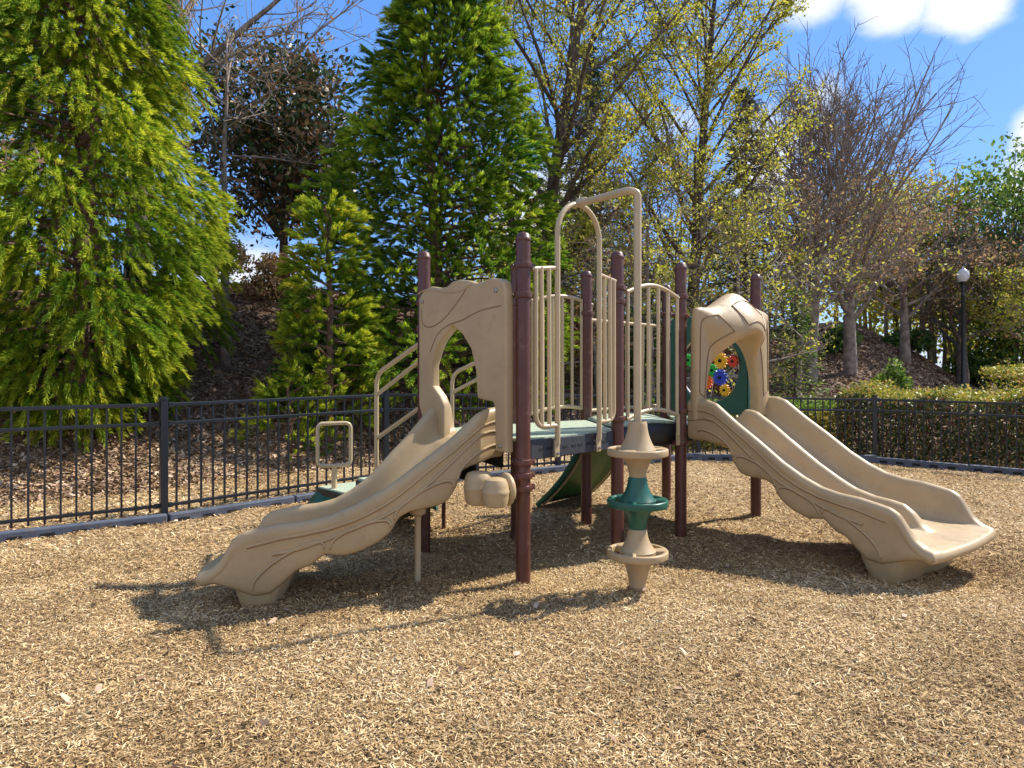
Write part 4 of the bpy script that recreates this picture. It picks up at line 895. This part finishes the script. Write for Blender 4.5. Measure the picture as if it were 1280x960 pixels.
def conifer(x, y, height, R, seed, m, label, n_l=26, zmin=.1, name='conifer_tree', size=.10, per=36, cat='tree'):
    g_ = np.random.default_rng(seed); zb = gz(x, y) - .1; root = empty(name, (x, y, zb)); tag(root, label, cat)
    w = Wood(); random.seed(seed); w.chain((x, y, zb), (0, 0, 1), height, height * .014, .015, 8, .01, .02, 8); w.mb.build('trunk', M['bark'], root)
    lb = MB(); P_ = []; Ax = []
    for i in range(n_l):
        u = zmin + (1 - zmin) * i / n_l; r = R * (1 - u) ** .8
        for k in range(7):
            az = g_.uniform(0, 6.28); rr = r * g_.uniform(.6, 1.15) + .1; h = zb + u * height + g_.normal(0, .08)
            a = np.array([x, y, h]); b_ = a + np.array([math.cos(az) * rr, math.sin(az) * rr, -.15 * rr]); lb.tube([Vector(a), Vector(b_)], [.02, .005], 4, cap=False)
            t = g_.uniform(.25, 1, per)[:, None]; P_.append(a + (b_ - a) * t + g_.normal(0, .08 + .05 * rr, (per, 3)) * np.array([1, 1, .5])); Ax.append(np.tile(unit((b_ - a)[None]), (per, 1)))
    lb.build('limbs', M['bark'], root); leaves('crown', np.concatenate(P_), size, M[m], root, aspect=.22, axis=np.concatenate(Ax), spread=.5); localize(root); return root
conifer(7.7, 22.5, 9.0, 2.3, 41, 'far_conifer', 'dusky blue-green conifer spire behind the spring trees', n_l=34, size=.22, per=30)
conifer(2.3, 20.5, 9.0, 2.5, 45, 'far_conifer', 'dark conifer half hidden behind the oak trunk', n_l=32, size=.22, per=30)
conifer(6.75, 16.2, 3.3, 1.05, 42, 'green_leaf', 'small bright green conifer just right of the hood arch', n_l=14, size=.12, per=30, zmin=.05)
bare_tree(8.5, 19.3, 7.6, 0, 44, 4.4, ang=(20, 48), trop=.05, first=.22, sec=9, ter=5, trunk_r=.17, seed=51, bark='bark_grey', leaf='brownleaf', leaf_n=900, leaf_size=.09, label='bare tree with dark trunk and upswept limbs on the bank, left of the pale one', twig=.009)
bare_tree(10.1, 20.3, 7.2, 0, 50, 4.8, ang=(24, 58), trop=.05, first=.22, sec=9, ter=5, trunk_r=.20, seed=52, bark='bark_grey', leaf='brownleaf', leaf_n=3200, leaf_hi=.75, leaf_size=.09, label='pale grey trunked tree holding rusty old leaves above the round green shrub', twig=.009)
bare_tree(13.6, 23.5, 5.0, 0, 26, 4.0, ang=(45, 75), trop=.0, first=.3, sec=8, ter=5, trunk_r=.18, seed=53, bark='bark_grey', leaf='brownleaf', leaf_n=2400, leaf_size=.11, label='low spreading rusty leaved tree left of the lamp post', twig=.010)
bare_tree(15.9, 24.0, 5.0, 0, 26, 3.8, ang=(40, 70), trop=.01, first=.3, sec=8, ter=5, trunk_r=.22, seed=54, bark='bark', leaf='brownleaf', leaf_n=2800, leaf_size=.12, label='thick brown trunked tree directly behind the lamp post', twig=.010)
bare_tree(17.0, 22.0, 4.4, 0, 20, 3.0, ang=(40, 70), trop=.01, first=.35, sec=8, ter=5, trunk_r=.07, seed=55, bark='bark_grey', leaf='bud', leaf_n=5200, leaf_size=.10, label='slim pale stemmed tree with yellow-green leaves right of the lamp post', twig=.008)
broadleaf(19.3, 26, 1.0, 9.8, 3.0, 150, 90, .19, 'green_leaf', 'bark', 'tall fresh green tree at the right side behind the lamp post', 'broadleaf_tree', 61, cr=1.1, leaf_aspect=.6)
broadleaf(23.2, 27, .8, 7.2, 2.6, 100, 60, .20, 'bud', 'bark', 'yellow-green tree cut off by the right edge of the photo', 'broadleaf_tree', 62, cr=1.1, leaf_aspect=.6)
broadleaf(16.4, 29, 1.0, 7.6, 3.0, 110, 60, .22, 'bud', 'bark', 'yellowish tree showing behind the rusty trees', 'broadleaf_tree', 63, cr=1.2, leaf_aspect=.6)
# shrubs
def shrub(x, y, w, h, n_, size, m, label, seed, name='shrub', aspect=.5, lumps=14):
    g_ = np.random.default_rng(seed); zb = gz(x, y); root = empty(name, (x, y, zb)); tag(root, label, 'shrub', 'shrubs on the bank')
    lb = MB(); P_ = []
    for i in range(lumps):
        az = g_.uniform(0, 6.28); el = g_.uniform(.1, 1.5); v = np.array([math.cos(az) * math.cos(el), math.sin(az) * math.cos(el), math.sin(el)])
        c = np.array([x, y, zb + h * .1]) + v * np.array([w * .72, w * .72, h * .75]) * g_.uniform(.75, 1); lb.tube([Vector((x, y, zb - .05)), Vector(c)], [.02, .006], 5, cap=False)
        q = g_.normal(0, 1, (n_ // lumps, 3)); q = q / np.linalg.norm(q, axis=1)[:, None] * g_.uniform(.5, 1.05, (len(q), 1)); P_.append(c + q * np.array([w * .38, w * .38, h * .30]))
    P_ = np.concatenate(P_); P_[:, 2] = np.maximum(P_[:, 2], zb - .02)
    lb.build('stems', M['bark'], root); leaves('foliage', P_, size, M[m], root, aspect=aspect); localize(root); return root
shrub(-3.35, 11.4, .75, 1.15, 5200, .09, 'dark_leaf', 'dark glossy shrub on the bank left of the young cedar', 71)
cedar(-3.15, 9.7, 1.15, pf([(0, .45), (.5, .42), (1, .1)]), 17, m='crypto', n_br=16, tufts=6, blades=36, tl=.2, bl=.11, bw=.012, droop=-.1, label='low green cedar sapling at the foot of the young yellow-green cedar', trunk_r=.03, name='cedar_sapling')
shrub(9.6, 17.4, .62, 1.25, 3600, .11, 'green_leaf', 'rounded green shrub on the bank below the pale grey trunk', 72)
shrub(11.0, 22.5, .8, .9, 2400, .13, 'dark_leaf', 'dark shrub behind the pale grey trunk', 73)
shrub(14.9, 25.6, 1.0, .9, 3000, .15, 'dark_leaf', 'wide dark shrub between the two thick trunks', 74)
shrub(18.2, 26.5, 1.6, 1.5, 4200, .16, 'dark_leaf', 'dark undergrowth shrub right of the lamp post', 75)
shrub(20.8, 25.0, 1.9, 1.8, 3600, .16, 'brownleaf', 'brown undergrowth shrub at the right edge', 76)
shrub(-5.0, 14.6, 1.0, .95, 2600, .10, 'brownleaf', 'brown brush on the crest of the left bank', 77)
shrub(-6.6, 14.8, 1.0, 1.1, 2600, .10, 'brownleaf', 'brown brush on the crest beside the big left cedar', 78)
shrub(.9, 16.6, 1.7, 2.0, 5200, .14, 'brownleaf', 'rusty undergrowth behind the grab arch', 79)
shrub(3.6, 18.0, 1.9, 1.9, 5200, .14, 'dark_leaf', 'green undergrowth behind the curved railing', 80)
shrub(5.6, 18.8, 1.8, 2.0, 4600, .14, 'brownleaf', 'brown undergrowth behind the gear panel', 81)
# far woods: one mass behind the bank
wood = empty('far_woods', (0, 30, 2)); tag(wood, 'distant brown and green woods closing the view behind the bank', 'woods', kind='stuff')
g_ = np.random.default_rng(99); P_ = []; 
for i in range(150):
    x = g_.uniform(-2, 34); y = g_.uniform(27, 36); hh = g_.uniform(1.0, 5.2) if x < 14 else g_.uniform(1, 4); P_.append(np.array([x, y, gz(x, y) + hh * .8]) + g_.normal(0, 1, (190, 3)) * np.array([1.2, 1.0, .9]))
leaves('woods_foliage', np.concatenate(P_), .24, M['bud'], wood, aspect=.5)
wd_ = Wood(); random.seed(5)
for i in range(170):
    x = random.uniform(-3, 34); y = random.uniform(26, 35); zz = gz(x, y); pp, _ = wd_.chain((x, y, zz), (random.gauss(0, .08), 0, 1), random.uniform(4, 7.5), .08, .012, 8, .05, .03, 4)
    for k in range(12):
        p = pp[random.randint(2, 8)]; wd_.chain(p, (random.gauss(0, 1), random.gauss(0, .6), random.uniform(.2, 1.4)), random.uniform(.8, 2.0), .022, .006, 4, .12, .03, 3)
wd_.mb.build('woods_stems', M['bark_grey'], wood); localize(wood)

# hedges behind the right fence
def hedge(name, path, w, h, n_, size, m, label, seed, topm=None, rough=.20):
    g_ = np.random.default_rng(seed); root = empty(name, (*path[0], 0)); tag(root, label, 'hedge')
    P_ = []; top = []
    for i in range(len(path) - 1):
        a, b_ = np.array(path[i]), np.array(path[i + 1]); L_ = np.linalg.norm(b_ - a); d = (b_ - a) / L_; nn = np.array([-d[1], d[0]]); k = int(n_ * L_)
        t = g_.uniform(0, L_, k); face = g_.uniform(0, 1, k); hh = h if not callable(h) else h(t / L_)
        lump = rough * vnoise(t * 3, face * 5, 2, seed)
        isT = face > .52
        u = np.where(isT, g_.uniform(-w / 2, w / 2, k), np.where(face < .40, -w / 2, w / 2) + g_.normal(0, .06, k)); z = np.where(isT, hh + g_.normal(0, .05, k), hh * g_.uniform(0, 1, k) ** .9)
        u = u - lump * ~isT * np.sign(-u); z = z + lump * isT
        xy = a + np.outer(t, d) + np.outer(u, nn); gzv = ground(xy[:, 0], xy[:, 1]); p = np.column_stack([xy, gzv + z]); P_.append(p[~isT]); top.append(p[isT])
    leaves('hedge_foliage', np.concatenate(P_), size, M[m], root, aspect=.6); leaves('hedge_top', np.concatenate(top), size, M[topm or m], root, aspect=.6)
    q = MB()
    for i in range(len(path) - 1):
        a, b_ = V2(path[i]), V2(path[i + 1]); d = (b_ - a).normalized(); 
        for k in range(int((b_ - a).length / .35)):
            p = a + d * (k * .35 + .1); z_ = gz(p.x, p.y); hh = h if not callable(h) else float(h(k * .35 / (b_ - a).length))
            for _ in range(4): q.tube([(p.x, p.y, z_ - .05), (p.x + random.gauss(0, .2), p.y + random.gauss(0, .2), z_ + hh * .9)], [.014, .005], 4, cap=False)
    q.build('stems', M['bark'], root); localize(root); return root
hedge('hedge', [(6.1, 12.2), (8.6, 9.9), (11.4, 7.4)], 1.7, lambda t: .98 + .05 * np.sin(t * 19), 9000, .055, 'hedge_red', 'clipped hedge with reddish sides and yellow-green top behind the right part of the fence', 5, topm='hedge_leaf')
hedge('low_hedge', [(2.6, 12.4), (6.0, 12.9)], 1.3, lambda t: .72 + 0 * t, 7000, .06, 'hedge_leaf', 'lower mixed green hedge behind the fence beside the double slide', 6, topm='green_leaf')
hedge('clipped_shrub_row', [(9.6, 13.6), (14.2, 11.6)], 2.4, lambda t: 1.32 + .2 * t, 6000, .065, 'hedge_leaf', 'sunlit yellow hedge mound beyond the reddish hedge at the right', 12, topm='hedge_leaf')

# lamp post
lx, ly = 14.2, 21.4; lz = gz(lx, ly); lp = empty('lamp_post', (lx, ly, lz)); tag(lp, 'black lamp post with a white globe lantern on the bank at the right', 'lamp post')
hh = 1.36 + (461 - 352) * ly / 850 - lz
q = MB(); q.lathe([(.13, -.2), (.13, .12), (.09, .16), (.075, .5), (.06, .55), (.055, hh - .5), (.075, hh - .45), (.05, hh - .40), (.04, hh - .1), (.09, hh - .04), (.09, hh), (0, hh)], (lx, ly, lz), 16); q.build('pole', M['lamp_black'], lp)
q = MB(); q.lathe([(.07, 0), (.15, .08), (.17, .19), (.155, .30), (.09, .38), (.04, .41), (.03, .46), (0, .49)], (lx, ly, lz + hh), 18); gl_ = q.build('globe', M['lamp_glass'], lp)
localize(lp)

# reddish-brown leafy branch reaching in at the left edge
random.seed(88); br = empty('leafy_branch', (-4.9, 6.3, 2.0)); tag(br, 'thin branch with withered russet leaves reaching in at the left edge', 'branch')
w = Wood(); T = []
for (p, d, L_) in (((-5.6, 6.5, 3.05), (1, -.1, .02), 1.25), ((-5.6, 6.6, 3.75), (1, -.2, -.1), .95), ((-5.5, 6.4, 3.25), (1, 0, .12), 1.0)):
    pp, _ = w.chain(p, d, L_, .009, .003, 8, .12, 0, 5)
    for k in range(7):
        p2, _ = w.chain(pp[random.randint(2, 8)], (random.gauss(.5, .5), random.gauss(0, .5), random.gauss(0, .6)), .22, .004, .002, 3, .2, 0, 4); T += p2[1:]
w.mb.build('twigs', M['bark_grey'], br)
T = np.array([tuple(p) for p in T]); leaves('withered_leaves', T[RNG.integers(0, len(T), 110)] + RNG.normal(0, .03, (110, 3)), .055, M['brownleaf'], br, aspect=.6); localize(br)

SC.render.engine = 'CYCLES'
SC.cycles.max_bounces = 6; SC.cycles.transparent_max_bounces = 8
